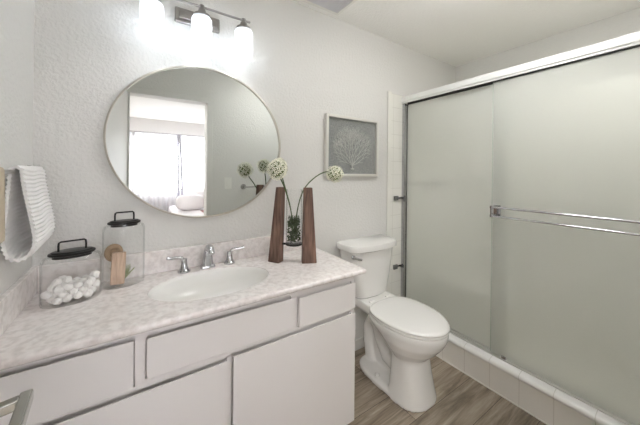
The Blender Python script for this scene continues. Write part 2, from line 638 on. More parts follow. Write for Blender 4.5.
# bedroom beyond the doorway (seen in the mirror)
m = MB(); m.box(BX0, BX1, BY, YF0, -0.1, -0.002); struct('floor_bedroom', m, M['carpet'], smooth=False)
m = MB(); m.box(BX0, BX1, BY, YF0, ZC, ZC + 0.1); struct('ceiling_bedroom', m, M['ceil'], smooth=False)
m = MB(); m.box(BX0 - 0.1, BX0, BY, YF0, 0, ZC); struct('wall_bedroom_left', m, M['bedwall'], smooth=False)
m = MB(); m.box(BX1, BX1 + 0.1, BY, YF0, 0, ZC); struct('wall_bedroom_right', m, M['bedwall'], smooth=False)
WX0, WX1, WZ0, WZ1 = -0.08, 2.1, 0.86, 2.0
m = MB()
m.box(BX0, WX0, BY - 0.1, BY, 0, ZC); m.box(WX1, BX1, BY - 0.1, BY, 0, ZC)
m.box(WX0, WX1, BY - 0.1, BY, 0, WZ0); m.box(WX0, WX1, BY - 0.1, BY, WZ1, ZC)
struct('wall_bedroom_back', m, M['bedwall'], smooth=False)

m = MB()
for a, b2 in ((WX0, WX0 + 0.04), (WX1 - 0.04, WX1), (0.99, 1.03)):
    m.box(a, b2, BY - 0.08, BY - 0.03, WZ0, WZ1)
m.box(WX0 + .04, .99, BY - 0.08, BY - 0.03, WZ0, WZ0 + 0.04); m.box(WX0 + .04, .99, BY - 0.08, BY - 0.03, WZ1 - 0.04, WZ1)
m.box(1.03, WX1 - .04, BY - 0.08, BY - 0.03, WZ0, WZ0 + 0.04); m.box(1.03, WX1 - .04, BY - 0.08, BY - 0.03, WZ1 - 0.04, WZ1)
m.box(WX0 + .04, .99, BY - 0.075, BY - 0.035, 1.40, 1.43)
win = struct('window_1', m, M['trim'], smooth=False)
m = MB(); m.box(WX0 + .03, WX1 - .03, BY - 0.058, BY - 0.054, WZ0 + .03, WZ1 - .03); m.build('pane', M['glass'], win, smooth=False)

# door casing + jamb lining, and the door swung open against the left side
m = MB()
cw = 0.055
m.box(OX1, OX1 + cw, YF1, YF1 + 0.014, 0, OZ + cw); m.box(OX0 - cw, OX0, YF1, YF1 + 0.014, 0, OZ + cw); m.box(OX0, OX1, YF1, YF1 + 0.014, OZ, OZ + cw)
struct('trim_1', m, M['trim'], bevel=0.004)
DH = Vector((OX0 - 0.012, YF1 + 0.020, 0))
da = R(14)
rd = Matrix.Rotation(da, 3, 'Z')        # leaf runs from the hinge along rd @ (0,1,0)
m = MB()
m.box(DH.x - 0.035, DH.x, DH.y, DH.y + 0.662, 0.012, OZ - 0.005, rot=rd, piv=DH)
door = struct('door_1', m, M['trim'], bevel=0.002)


def dpt(u, w, z):      # u along the leaf from the hinge, w out of its room face
    return DH + rd @ Vector((w, u, 0)) + Vector((0, 0, z))


m = MB()
hz_, hu = 0.893, 0.612
m.lathe([(0.0, 0), (0.032, 0), (0.032, 0.006), (0.026, 0.010), (0.0, 0.010)], (0, 0, 0), 32, 'X')
for v in m.bm.verts:
    v.co = dpt(hu, 0, hz_) + rd @ v.co
hdl = m.build('door_handle', M['chrome'], door)
m = MB()
m.box(0.0, 0.058, -0.0085, 0.0085, -0.009, 0.009)
for v in m.bm.verts:
    v.co = dpt(hu, 0.006, hz_) + rd @ v.co
m.build('spindle', M['lever'], hdl, bevel=0.003)
m = MB()
m.box(0.056, 0.073, -0.115, 0.011, -0.010, 0.010, rot=Matrix.Rotation(R(-9), 3, 'Z'), piv=(0.065, 0.0, 0.0))
for v in m.bm.verts:
    v.co = dpt(hu, 0.006, hz_) + rd @ v.co
m.build('lever', M['lever'], hdl, bevel=0.003)

# shower tile return on the mirror wall (jamb side) with a bullnose edge
m = MB(); m.box(1.672, 1.86, YB - 0.010, YB, 0.0, 1.925); struct('trim_2', m, M['tile'], smooth=False)
m = MB()
pr = []
for k in range(7):
    a = R(90 * k / 6)
    pr.append((1.672 - 0.040 - 0.0 + 0.010 * (1 - math.sin(a)) , YB - 0.012 * (1 - math.cos(a))))
ring = lambda z: [(x, y, z) for x, y in pr] + [(1.672, YB - 0.012, z), (1.672, YB, z)]
m.loft([ring(0.0), ring(1.935)])
struct('trim_3', m, M['ceramic'])
m = MB(); m.box(1.86, XR, YB - 0.008, YB, 0.02, 1.925); m.box(XR - 0.008, XR, YF1, YB - 0.008, 0.02, 1.925)
struct('trim_4', m, M['tile'], smooth=False)
# shower curb: tiled riser and a white bullnose cap
m = MB(); m.box(1.770, 1.87, YF1, YB - 0.010, 0.0, 0.152); struct('trim_5', m, M['curbtile'], smooth=False)
m = MB()
pf = [(1.764, 0.152), (1.760, 0.160), (1.762, 0.170), (1.768, 0.177), (1.778, 0.181), (1.80, 0.186), (1.812, 0.190), (1.875, 0.190), (1.875, 0.152)]
m.loft([[(x, y, z) for x, z in pf] for y in (YF1, YB - 0.010)])
struct('trim_6', m, M['ledge'], angle=50)
m = MB(); m.box(1.765, 1.7705, YF1, YB - 0.012, 0.0, 0.006); struct('trim_7', m, M['ceramic'], smooth=False)
# shower pan and moulded bench
m = MB(); m.box(1.87, XR - 0.008, YF1, YB - 0.008, 0.0, 0.03); struct('shower_pan', m, M['ceramic'], 'white shower pan behind the obscure glass', 'shower pan', smooth=False)
m = MB(); m.box(2.18, XR - 0.008, 0.90, YB - 0.008, 0.03, 0.40)
struct('shower_bench', m, M['ceramic'], 'white moulded bench inside the shower, blurred by the glass', 'shower bench', bevel=0.05, seg=5)
m = MB(); m.box(0.90, 1.63, YB - 0.012, YB, 0, 0.075); struct('baseboard_back', m, M['trim'], bevel=0.004)

# ================================================================== VANITY
van = thing('vanity_cabinet', (0.27, 1.25, 0), 'long white painted vanity cabinet with flat handle-less doors and drawers under the marbled counter', 'cabinet')
VX0, VX1 = XL + 0.002, 0.903
FY = 1.017                                       # face of the doors and drawers; the face frame stands behind it
FR = [(-0.330, -0.006, 0.612, 0.762), (0.029, 0.545, 0.626, 0.757), (0.582, 0.897, 0.620, 0.749), (-0.330, 0.277, 0.072, 0.592), (0.303, 0.897, 0.068, 0.600)]
G = 0.004
ZT = 0.7865
m = MB()
m.box(VX0, VX0 + .018, 1.035, 1.498, 0.06, ZT); m.box(VX1 - .018, VX1, 1.035, 1.498, 0.06, ZT); m.box(VX0 + .018, VX1 - .018, 1.48, 1.498, 0.06, ZT); m.box(VX0 + .018, VX1 - .018, 1.035, 1.48, 0.06, 0.072)
m.box(VX0 + .018, VX1 - .018, 1.0475, 1.052, 0.072, ZT)
xs = sorted({VX0, VX1} | {q for f in FR for q in (f[0] - G, min(f[1] + G, VX1 - 0.001))})
zs = sorted({0.06, ZT} | {q for f in FR for q in (max(f[2] - G, 0.0601), min(f[3] + G, ZT - .0001))})
for xa, xb in zip(xs, xs[1:]):
    for za, zb_ in zip(zs, zs[1:]):
        xm, zm = (xa + xb) / 2, (za + zb_) / 2
        if any(f[0] - G < xm < f[1] + G and f[2] - G < zm < f[3] + G for f in FR):
            continue
        m.box(xa, xb, FY + 0.017, FY + 0.030, za, zb_)
m.build('carcass', M['cab'], van, smooth=False)
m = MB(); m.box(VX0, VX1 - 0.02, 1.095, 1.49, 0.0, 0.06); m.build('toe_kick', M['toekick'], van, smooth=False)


def front(name, x0, x1, z0, z1):
    """slab front whose top edge is cut back into a finger pull"""
    m = MB()
    y0, y1 = FY, FY + 0.017
    prof = [(y0, z0 + 0.002), (y0 + 0.002, z0), (y1, z0), (y1, z1 - 0.009), (y0 + 0.002, z1), (y0, z1 - 0.001)]
    m.loft([[(x, y, z) for y, z in prof] for x in (x0, x1)])
    return m.build(name, M['cab'], van, smooth=False)


for nm, f in zip(('drawer_front', 'false_front', 'drawer_front', 'door', 'door'), FR):
    front(nm, *f)

# countertop with an oval opening
ct = thing('countertop', (0.29, 1.24, 0.772), 'pinkish white marbled vanity counter with oval opening, cotton jar and wooden vase on it', 'countertop')
SXC, SYC, SA, SB = 0.282, 1.25, 0.243, 0.160
CX0, CX1, CY0, CY1, CZ0, CZ1 = XL + 0.001, 0.953, 0.999, 1.4985, 0.787, 0.81
NR = 96
angs = [2 * PI * k / NR for k in range(NR)]
for cxr, cyr in ((CX0, CY0), (CX1, CY0), (CX1, CY1), (CX0, CY1)):
    a = math.atan2(cyr - SYC, cxr - SXC) % (2 * PI)
    i = min(range(NR), key=lambda k: min(abs(angs[k] - a), 2 * PI - abs(angs[k] - a)))
    angs[i] = a


def rect_ring(ins, z):
    P = []
    for a in angs:
        dx, dy = math.cos(a), math.sin(a)
        t = 1e9
        if dx > 1e-9: t = min(t, (CX1 - SXC) / dx)
        if dx < -1e-9: t = min(t, (CX0 - SXC) / dx)
        if dy > 1e-9: t = min(t, (CY1 - SYC) / dy)
        if dy < -1e-9: t = min(t, (CY0 - SYC) / dy)
        x, y = SXC + dx * t, SYC + dy * t
        x = min(x, CX1 - ins); y = max(y, CY0 + ins)
        P.append((x, y, z))
    return P


def ell_ring(a_, b_, z):
    P = []
    for a in angs:
        dx, dy = math.cos(a), math.sin(a)
        t = 1 / math.sqrt((dx / a_) ** 2 + (dy / b_) ** 2)
        P.append((SXC + dx * t, SYC + dy * t, z))
    return P


rr = 0.009
rings = [ell_ring(SA + .004, SB + .004, CZ0), ell_ring(SA + 0.002, SB + 0.002, CZ1 - 0.006), ell_ring(SA + 0.004, SB + 0.004, CZ1 - 0.001), ell_ring(SA + 0.009, SB + 0.009, CZ1), rect_ring(rr, CZ1)]
for k in range(1, 5):
    a = R(90 * k / 4)
    rings.append(rect_ring(rr * (1 - math.sin(a)), CZ1 - rr * (1 - math.cos(a))))
rings += [rect_ring(0, CZ0 + 0.007), rect_ring(0.003, CZ0 + 0.002), rect_ring(0.006, CZ0), rings[0]]
m = MB(); m.loft(rings, False, False); bmesh.ops.remove_doubles(m.bm, verts=m.bm.verts[:], dist=1e-5)
m.build('slab', M['counter'], ct, angle=40)
m = MB(); m.box(CX0 + 0.018, 0.946, 1.479, 1.4985, CZ1, 0.915); m.build('backsplash', M['counter'], ct, bevel=0.003)
m = MB(); m.box(CX0, CX0 + 0.018, 1.012, 1.4985, CZ1, 0.913); m.build('side_splash', M['counter'], ct, bevel=0.003)
m = MB()
br = [ell_ring(SA + 0.002, SB + 0.002, CZ1 - 0.004)]
for k in range(1, 13):
    a = R(90 * k / 12.6)
    s_ = math.cos(a) ** 0.75
    br.append(ell_ring(SA * s_, SB * s_, CZ1 - 0.006 - 0.125 * math.sin(a)))
m.loft(br, False, True)
bas = m.build('basin', M['basin'], ct, angle=60)
bas['label'] = 'smooth white oval basin'
md = bas.modifiers.new('wall', 'SOLIDIFY'); md.thickness = 0.004; md.offset = 1
m = MB(); m.lathe([(0, 0), (0.022, 0), (0.022, 0.003), (0.016, 0.004), (0, 0.004)], (SXC, SYC + 0.01, CZ1 - 0.131), 24); m.build('drain', M['chrome'], bas)

# faucet: spout and two lever handles
fc = thing('faucet', (0.295, 1.443, CZ1), 'chrome widespread faucet, arched spout between two lever handles behind the basin', 'faucet')


def chrome_handle(x, y, dirx):
    m = MB()
    m.lathe([(0, 0), (0.028, 0), (0.028, 0.006), (0.023, 0.011), (0.0165, 0.022), (0.0135, 0.040), (0.0125, 0.054), (0.0135, 0.062), (0, 0.066)], (x, y, CZ1), 28)
    m.tube([(x, y, CZ1 + 0.052), (x + dirx * 0.012, y - 0.002, CZ1 + 0.069), (x + dirx * 0.032, y - 0.005, CZ1 + 0.073), (x + dirx * 0.056, y - 0.008, CZ1 + 0.073), (x + dirx * 0.074, y - 0.010, CZ1 + 0.078)],
           [0.010, 0.0085, 0.0075, 0.0068, 0.0078], 12)
    m.build('handle', M['chrome'], fc)


chrome_handle(0.187, 1.436, -1)
chrome_handle(0.402, 1.444, 1)
m = MB()
m.loft([rrect(0.295 - 0.034, 0.295 + 0.034, 1.446 - 0.024, 1.446 + 0.022, 0.010, CZ1 + z) for z in (0.0, 0.008)] + [rrect(0.295 - 0.029, 0.295 + 0.029, 1.446 - 0.020, 1.446 + 0.018, 0.010, CZ1 + 0.015)])
pts, rad = [], []
for k in range(17):
    t = k / 16
    if t < 0.35:
        q = t / 0.35
        pts.append((0.295, 1.448 - 0.004 * q, CZ1 + 0.010 + 0.058 * q)); rad.append(0.027 - 0.0065 * q)
    else:
        q = (t - 0.35) / 0.65
        an = R(152 * q)
        pts.append((0.295, 1.444 - 0.044 * (1 - math.cos(an)), CZ1 + 0.068 + 0.038 * math.sin(an))); rad.append(0.0205 - 0.0065 * q)
m.tube(pts, rad, 20)
m.build('spout', M['chrome'], fc)

# ================================================================== JARS
def oval_jar(x, y, a, b, h, rot, la, lb, label):
    jar = thing('glass_jar', (x, y, CZ1), label, 'jar', 'oval glass jars with black lids')
    jar['group'] = 'lidded glass jars on the counter'
    N = 48

    def ring(a_, b_, z):
        P = []
        for k in range(N):
            t = 2 * PI * k / N
            px, py = a_ * math.cos(t), b_ * math.sin(t)
            P.append((x + px * math.cos(rot) - py * math.sin(rot), y + px * math.sin(rot) + py * math.cos(rot), CZ1 + z))
        return P
    m = MB()
    g = 0.003
    out = [ring(a * 0.9, b * 0.9, 0.0005), ring(a * 0.97, b * 0.96, 0.003), ring(a, b, 0.010), ring(a, b, h - 0.03), ring(a * 0.985, b * 0.985, h - 0.018), ring(a * 0.93, b * 0.93, h - 0.007), ring(la + .004, lb + .004, h - 0.002), ring(la - 0.004, lb - 0.004, h)]
    inn = [ring(la - 0.006, lb - 0.006, h - 0.003), ring(a * 0.93 - g, b * 0.93 - g, h - 0.010), ring(a - g, b - g, h - 0.03), ring(a - g, b - g, 0.014), ring(a * 0.93, b * 0.9, 0.007)]
    m.loft(out + inn)
    m.build('glass_body', M['glass'], jar, angle=60)
    m = MB()
    m.loft([ring(la - 0.008, lb - 0.008, h - 0.010), ring(la - 0.008, lb - 0.008, h), ring(la, lb, h), ring(la + 0.003, lb + 0.003, h + 0.002), ring(la + 0.003, lb + 0.003, h + 0.008), ring(la, lb, h + 0.010),
            ring(la - 0.004, lb - 0.004, h + 0.010), ring(la - 0.005, lb - 0.005, h + 0.013), ring(la - 0.008, lb - 0.008, h + 0.014)])
    lid = m.build('lid', M['black'], jar, angle=40)
    m = MB()
    hw, hh = la * 0.60, 0.034
    c, s = math.cos(rot), math.sin(rot)
    P = []
    for px, pz in ((-hw, h + 0.012), (-hw, h + hh), (-hw * 0.97, h + hh + 0.010), (-hw * 0.85, h + hh + 0.0135), (hw * 0.85, h + hh + 0.0135), (hw * 0.97, h + hh + 0.010), (hw, h + hh), (hw, h + 0.012)):
        P.append((x + px * c, y + px * s, CZ1 + pz))
    m.tube(P, 0.0032, 10)
    m.build('handle', M['black'], lid)
    return jar


J1 = (-0.197, 1.337, 0.085, 0.053)
J2 = (-0.045, 1.412, 0.074, 0.046)
JR = R(13)
oval_jar(J1[0], J1[1], J1[2], J1[3], 0.172, JR, 0.063, 0.041, 'low oval clear glass jar of cotton balls under a black wire-handled lid')
oval_jar(J2[0], J2[1], J2[2], J2[3], 0.256, JR, 0.055, 0.036, 'taller oval clear glass jar holding a wooden brush under a black wire-handled lid')

# cotton balls
cproto = None
cb = 0
for layer in range(4):
    z = CZ1 + 0.0225 + layer * 0.0185
    for iy in range(-1, 2):
        for ix in range(-4, 4):
            px = ix * 0.0265 + (0.01325 if (layer + iy) % 2 else 0)
            py = iy * 0.0265 + (0.0 if layer % 2 == 0 else 0.004)
            px += random.uniform(-.002, .002); py += random.uniform(-.002, .002)
            if (px / 0.0685) ** 2 + (py / 0.0350) ** 2 > 1.0:
                continue
            if layer == 3 and random.random() < 0.45:
                continue
            X = J1[0] + px * math.cos(JR) - py * math.sin(JR)
            Y = J1[1] + px * math.sin(JR) + py * math.cos(JR)
            if cproto is None:
                m = MB(); m.ball((0, 0, 0), 0.0145, 3, (1.04, 0.98, 0.92), 0.24, 3)
                cproto = m.build('cotton_ball', M['cotton'], None)
                o = cproto
            else:
                o = cproto.copy(); COL.objects.link(o)
            o.location = (X, Y, z + random.uniform(-.002, .002))
            o.rotation_euler = (random.random() * 6, random.random() * 6, random.random() * 6)
            tag(o, 'white cotton ball in the pile inside the low lidded glass jar', 'cotton ball', 'cotton balls in the low jar')

# wooden brush, loofah, sprig in the tall jar
bx, by = -0.066, 1.398
br_ = thing('wooden_brush', (bx, by, CZ1 + 0.009), 'pale wooden block brush standing on end in the taller glass jar', 'brush')
rb = Matrix.Rotation(R(-4), 3, 'Z') @ Matrix.Rotation(R(2), 3, 'Y') @ Matrix.Rotation(R(-5), 3, 'X')
pv = (bx, by, CZ1 + 0.010)
m = MB(); m.box(bx - 0.024, bx + 0.024, by - 0.018, by + 0.002, CZ1 + 0.011, CZ1 + 0.140, rot=rb, piv=pv)
m.build('block', M['pine'], br_, bevel=0.004)
m = MB()
for i in range(3):
    for k in range(9):
        vs = m.box(bx - 0.0155 + i * 0.012 - .003, bx - 0.0155 + i * 0.012 + .003, by + 0.0015, by + 0.013, CZ1 + 0.018 + k * 0.0125, CZ1 + 0.026 + k * 0.0125, rot=rb, piv=pv)
m.build('bristles', M['bristle'], br_, smooth=False)
m = MB()
lc = Vector((-0.081, 1.427, CZ1 + 0.134))
P = []
for k in range(33):
    a = 2 * PI * k / 32
    P.append((lc.x + 0.022 * math.cos(a), lc.y + 0.006 * math.sin(a * 2) * 0.3, lc.z + 0.027 * math.sin(a)))
m.tube(P, 0.0105, 10, cap=False)
m.ball((lc.x, lc.y, lc.z), 0.017, 2, (1, 0.5, 1.1))
o = m.build('loofah', M['loofah'], None)
recenter(o, lc)
tag(o, 'round tan loofah pad wedged behind the brush in the taller jar', 'loofah')
m = MB()
sp = Vector((-0.050, 1.416, CZ1 + 0.010))
for k in range(16):
    a = 2 * PI * k / 16 + random.uniform(-.2, .2)
    L_ = random.uniform(0.045, 0.070)
    sp_r = random.uniform(0.024, 0.046)
    tip = sp + Vector((math.cos(a) * sp_r, math.sin(a) * sp_r * 0.4, L_))
    m.tube([sp, sp.lerp(tip, 0.5) + Vector((0, 0, 0.008)), tip], [0.0012, 0.001, 0.0005], 5)
    for j in range(7):
        q = sp.lerp(tip, 0.25 + j * 0.11)
        for sgn in (-1, 1):
            e = q + Vector((math.cos(a + sgn * 1.2) * 0.010, math.sin(a + sgn * 1.2) * 0.006, 0.009))
            m.tube([q, q.lerp(e, 0.5), e], [0.0005, 0.0008, 0.0003], 4)
o = m.build('green_sprig', M['sprig'], None)
recenter(o, sp)
tag(o, 'bushy green sprig at the bottom of the taller jar beside the brush', 'sprig')

# ================================================================== WOODEN VASE WITH ALLIUMS
VC = Vector((0.698, 1.290, CZ1))
vase = thing('wooden_vase', VC, 'glass bud vase held between two tapered reddish wooden planks on the counter', 'vase')


def plank(bc, tc_, wb, wt, db, dt, yaw, h):
    c, s = math.cos(yaw), math.sin(yaw)

    def rg(cc, w, d, z):
        return [(cc[0] + px * c - py * s, cc[1] + px * s + py * c, z) for px, py in ((-w / 2, -d / 2), (w / 2, -d / 2), (w / 2, d / 2), (-w / 2, d / 2))]
    m = MB()
    m.loft([rg(bc, wb, db, CZ1 + 0.0005), rg(tc_, wt, dt, CZ1 + h)])
    return m.build('plank', M['walnut'], vase, bevel=0.0025)


plank((0.618, 1.345), (0.640, 1.338), 0.066, 0.034, 0.050, 0.042, R(-58), 0.398)
plank((0.762, 1.238), (0.754, 1.244), 0.078, 0.045, 0.044, 0.036, R(-24), 0.398)
m = MB(); m.lathe([(0, 0), (0.044, 0), (0.046, 0.004), (0.044, 0.008), (0, 0.008)], (VC.x, VC.y, CZ1 + 0.092), 32)
ax = Vector((0.762 - 0.628, 1.243 - 1.342, 0)).normalized()
a_ = VC - ax * 0.068; b_ = VC + ax * 0.066
m.tube([(a_.x, a_.y, CZ1 + 0.095), (b_.x, b_.y, CZ1 + 0.095)], 0.006, 8)
m.build('shelf', M['darkmetal'], vase)
m = MB()
m.lathe([(0.033, 0.1005), (0.0415, 0.1015), (0.043, 0.106), (0.043, 0.385), (0.0415, 0.388), (0.0405, 0.385), (0.0405, 0.108), (0.033, 0.106)], VC, 40)
m.build('glass_cylinder', M['glass'], vase)
# moss and pebbles filling the glass
m = MB()
for k in range(260):
    a = random.uniform(0, 2 * PI); r_ = 0.0335 * math.sqrt(random.random())
    z = random.uniform(0.113, 0.225)
    m.ball((VC.x + r_ * math.cos(a), VC.y + r_ * math.sin(a), CZ1 + z), random.uniform(0.0040, 0.0060), 1, (1, 1, 1), 0.4, k)
for k in range(220):
    a = random.uniform(0, 2 * PI); r_ = 0.032 * math.sqrt(random.random())
    z = random.uniform(0.19, 0.235)
    p = VC + Vector((r_ * math.cos(a), r_ * math.sin(a), z))
    e = p + Vector((random.uniform(-.010, .010), random.uniform(-.010, .010), random.uniform(0.004, 0.022)))
    m.tube([p, p.lerp(e, 0.5) + Vector((0, 0, 0.003)), e], [0.0009, 0.0012, 0.0004], 4)
o = m.build('moss_filling', M['moss'], None)
recenter(o, VC + Vector((0, 0, 0.11)))
tag(o, 'dark green moss and pebbles filling the glass between the wooden planks', 'moss', kind='stuff')


def allium(base, mids, head, r, label):
    fl = thing('allium_flower', base, label, 'flower', 'allium flowers in the wooden vase')
    pts = [Vector(base)] + [Vector(p) for p in mids] + [Vector(head)]
    # smooth the stem (Catmull-Rom)
    P = []
    ext = [pts[0] * 2 - pts[1]] + pts + [pts[-1] * 2 - pts[-2]]
    for i in range(1, len(ext) - 2):
        p0, p1, p2, p3 = ext[i - 1:i + 3]
        for k in range(6):
            t = k / 6
            P.append(0.5 * ((2 * p1) + (p2 - p0) * t + (2 * p0 - 5 * p1 + 4 * p2 - p3) * t * t + (3 * p1 - p0 - 3 * p2 + p3) * t ** 3))
    P.append(pts[-1])
    m = MB(); m.tube(P, 0.0033, 8)
    m.build('stem', M['stem'], fl)
    hd = Vector(head)
    m = MB(); m.ball(hd, r * 0.74, 3, (1, 1, 1), 0.1, 5)
    core = m.build('flower_head', M['floretcore'], fl)
    m = MB()
    n = 72
    for k in range(n):
        ph = math.acos(1 - 2 * (k + 0.5) / n); th_ = PI * (1 + 5 ** 0.5) * k
        d = Vector((math.sin(ph) * math.cos(th_), math.sin(ph) * math.sin(th_), math.cos(ph)))
        u = d.orthogonal().normalized(); v = d.cross(u)
        rr_ = r * random.uniform(0.86, 1.04)
        c0 = hd + d * (rr_ - 0.005)
        rot0 = random.random() * 2
        cv = m.bm.verts.new(c0 + d * 0.0005)
        L_ = r * 0.26
        for j in range(5):
            a = rot0 + 2 * PI * j / 5
            e = u * math.cos(a) + v * math.sin(a)
            f_ = u * math.cos(a + 0.4) + v * math.sin(a + 0.4)
            g_ = u * math.cos(a - 0.4) + v * math.sin(a - 0.4)
            v1 = m.bm.verts.new(c0 + g_ * L_ * 0.6 + d * 0.0025)
            v2 = m.bm.verts.new(c0 + e * L_ + d * 0.0035)
            v3 = m.bm.verts.new(c0 + f_ * L_ * 0.6 + d * 0.0025)
            m.bm.faces.new((cv, v1, v2, v3))
    m.build('florets', M['floret'], core, smooth=False)
    return fl


zb = CZ1 + 0.20
allium((0.690, 1.288, zb), [(0.672, 1.285, CZ1 + 0.29), (0.632, 1.268, CZ1 + 0.39), (0.598, 1.250, CZ1 + 0.445)], (0.574, 1.240, 1.300), 0.054, 'large white allium globe leaning left in front of the mirror')
allium((0.706, 1.284, zb), [(0.716, 1.282, CZ1 + 0.29), (0.748, 1.276, CZ1 + 0.385), (0.810, 1.266, CZ1 + 0.45), (0.880, 1.256, CZ1 + 0.483)], (0.935, 1.250, 1.282), 0.053, 'white allium globe arching out to the right, toward the framed coral')
allium((0.698, 1.305, zb), [(0.690, 1.325, CZ1 + 0.30), (0.668, 1.358, CZ1 + 0.42)], (0.648, 1.380, 1.325), 0.047, 'white allium globe behind the left-leaning one, nearest the mirror')

# ================================================================== MIRROR
mr_ = thing('round_mirror', (0.29, 1.478, 1.435), 'large round wall mirror with thin pale champagne metal rim above the basin', 'mirror')
ma, mb_ = 0.414, 0.383


def mring(da_, y):
    return [(0.29 + (ma + da_) * math.cos(2 * PI * k / 96), y, 1.435 + (mb_ + da_) * math.sin(2 * PI * k / 96)) for k in range(96)]


m = MB(); m.loft([mring(-0.010, 1.4985), mring(0, 1.4985), mring(0, 1.476), mring(-0.002, 1.474), mring(-0.007, 1.474), mring(-0.008, 1.476), mring(-0.008, 1.490), mring(-0.010, 1.490), mring(-0.010, 1.4985)], False, False)
bmesh.ops.remove_doubles(m.bm, verts=m.bm.verts[:], dist=1e-6)
m.build('rim', M['mframe'], mr_, angle=50)
m = MB(); m.loft([mring(-0.0085, 1.489), mring(-0.0085, 1.485)]); m.build('glass', M['silver'], mr_, angle=30)

# ================================================================== VANITY LIGHT
vl = thing('vanity_light', (0.262, 1.498, 2.045), 'three-lamp brushed nickel vanity light with frosted glass shades above the mirror', 'wall light')
m = MB()
m.box(0.141, 0.350, 1.478, 1.4985, 2.012, 2.083)
plt = m.build('backplate', M['nickel'], vl, bevel=0.006, seg=3)
m = MB(); m.box(0.158, 0.333, 1.470, 1.479, 2.030, 2.065); m.build('raised_panel', M['nickel'], plt, bevel=0.008, seg=3)
SY = 1.385
m = MB()
m.tube([(0.245, 1.48, 2.050), (0.245, 1.43, 2.050), (0.245, SY + 0.01, 2.062)], 0.008, 12)
m.build('arm', M['nickel'], vl)
m = MB(); m.cyl((0.010, SY, 2.064), (0.478, SY, 2.064), 0.0055, 14)
m.build('crossbar', M['nickel'], vl)
for sx in (0.045, 0.245, 0.445):
    m = MB()
    zt = 2.012
    m.lathe([(0.0405, zt - 0.130), (0.043, zt - 0.131), (0.0445, zt - 0.129), (0.0445, zt - 0.008), (0.040, zt), (0.018, zt + 0.001), (0.018, zt - 0.002), (0.039, zt - 0.003), (0.0415, zt - 0.010), (0.0415, zt - 0.128), (0.0405, zt - 0.130)], (sx, SY, 0), 40, cap0=False, cap1=False)
    bmesh.ops.remove_doubles(m.bm, verts=m.bm.verts[:], dist=1e-6)
    sh = m.build('lamp_shade', M['shade'], vl, angle=50)
    sh['label'] = 'frosted white glass cylinder shade'
    m = MB()
    m.lathe([(0, zt + 0.001), (0.036, zt + 0.001), (0.036, zt + 0.014), (0.020, zt + 0.022), (0.016, zt + 0.040), (0.010, zt + 0.046), (0.010, zt + 0.060), (0.0, zt + 0.062)], (sx, SY, 0), 28)
    m.lathe([(0, zt - 0.046), (0.013, zt - 0.046), (0.013, zt + 0.002), (0, zt + 0.002)], (sx, SY, 0), 16)
    m.build('socket', M['nickel'], sh)
    m = MB()
    m.lathe([(0.0, -0.112), (0.012, -0.110), (0.022, -0.102), (0.027, -0.090), (0.026, -0.078), (0.020, -0.064), (0.012, -0.050), (0.010, -0.046), (0, -0.046)], (sx, SY, zt), 24)
    m.build('bulb', M['bulb'], sh)

# ================================================================== FILL LAMPS ADDED OUT OF VIEW (above the frame)
cl = thing('added_ceiling_lamp', (1.24, 0.61, ZC), 'round opal drop lamp added for fill on the bathroom ceiling, above the frame', 'added fill light')
m = MB(); m.lathe([(0, -0.0005), (0.065, -0.0005), (0.065, -0.020), (0.012, -0.028), (0.010, -0.090), (0.030, -0.095), (0.0, -0.100)], (1.24, 0.61, ZC), 40); m.build('canopy', M['nickel'], cl)
m = MB(); m.lathe([(0.012, -0.088), (0.110, -0.089), (0.160, -0.094), (0.172, -0.106), (0.165, -0.125), (0.135, -0.145), (0.090, -0.160), (0.045, -0.168), (0.0, -0.170)], (1.24, 0.61, ZC), 48, cap1=False); m.build('opal_dome', mat_emit('fill_dome_glow', (1.0, 0.995, 0.985, 1), DOME_FILL), cl)
# unseen lamp added in the shower ceiling to brighten the obscure glass
rl = thing('added_recessed_lamp', (2.15, 0.28, ZC), 'small round recessed lamp added for fill in the shower ceiling, above the frame', 'added fill light')
m = MB(); m.lathe([(0.070, -0.0005), (0.092, -0.0005), (0.092, -0.005), (0.070, -0.008), (0.070, -0.0005)], (2.15, 0.28, ZC), 40, cap0=False, cap1=False); bmesh.ops.remove_doubles(m.bm, verts=m.bm.verts[:], dist=1e-6); m.build('trim_ring', M['plate'], rl)
m = MB(); m.lathe([(0, -0.001), (0.069, -0.001), (0.069, -0.004), (0, -0.006)], (2.15, 0.28, ZC), 32); m.build('lens', mat_emit('fill_lens_glow', (1.0, 0.985, 0.955, 1), SHOWER), rl)

sl = bpy.data.lights.new('added_lamp_beam', 'SPOT')  # beam of the added shower lamp, lights the stall from inside
sl.energy = SPOT
sl.color = (1.0, 0.985, 0.955)
sl.spot_size = R(110)
sl.spot_blend = 0.7
sl.shadow_soft_size = 0.06
slo = bpy.data.objects.new('added_lamp_beam', sl)
COL.objects.link(slo)
slo.location = (2.15, 0.28, ZC - 0.02)
slo.rotation_euler = (R(12), 0, 0)

# ================================================================== FRAMED CORAL PRINT
pf_ = thing('framed_picture', (1.27, 1.498, 1.470), 'shadow-box picture of white coral on grey linen in a slim silver frame', 'picture')
PX0, PX1, PZ0, PZ1 = 1.030, 1.512, 1.262, 1.682
fw, fy0, fy1 = 0.019, 1.468, 1.4985
m = MB()
m.box(PX0, PX0 + fw, fy0, fy1, PZ0, PZ1); m.box(PX1 - fw, PX1, fy0, fy1, PZ0, PZ1)
m.box(PX0 + fw, PX1 - fw, fy0, fy1, PZ0, PZ0 + fw); m.box(PX0 + fw, PX1 - fw, fy0, fy1, PZ1 - fw, PZ1)
m.build('frame', M['frame'], pf_, bevel=0.0025)
m = MB(); m.box(PX0 + fw - .002, PX1 - fw + .002, 1.490, 1.497, PZ0 + fw - .002, PZ1 - fw + .002)
m.build('backing', M['linen'], pf_, smooth=False)
m = MB()
rc = random.Random(11)


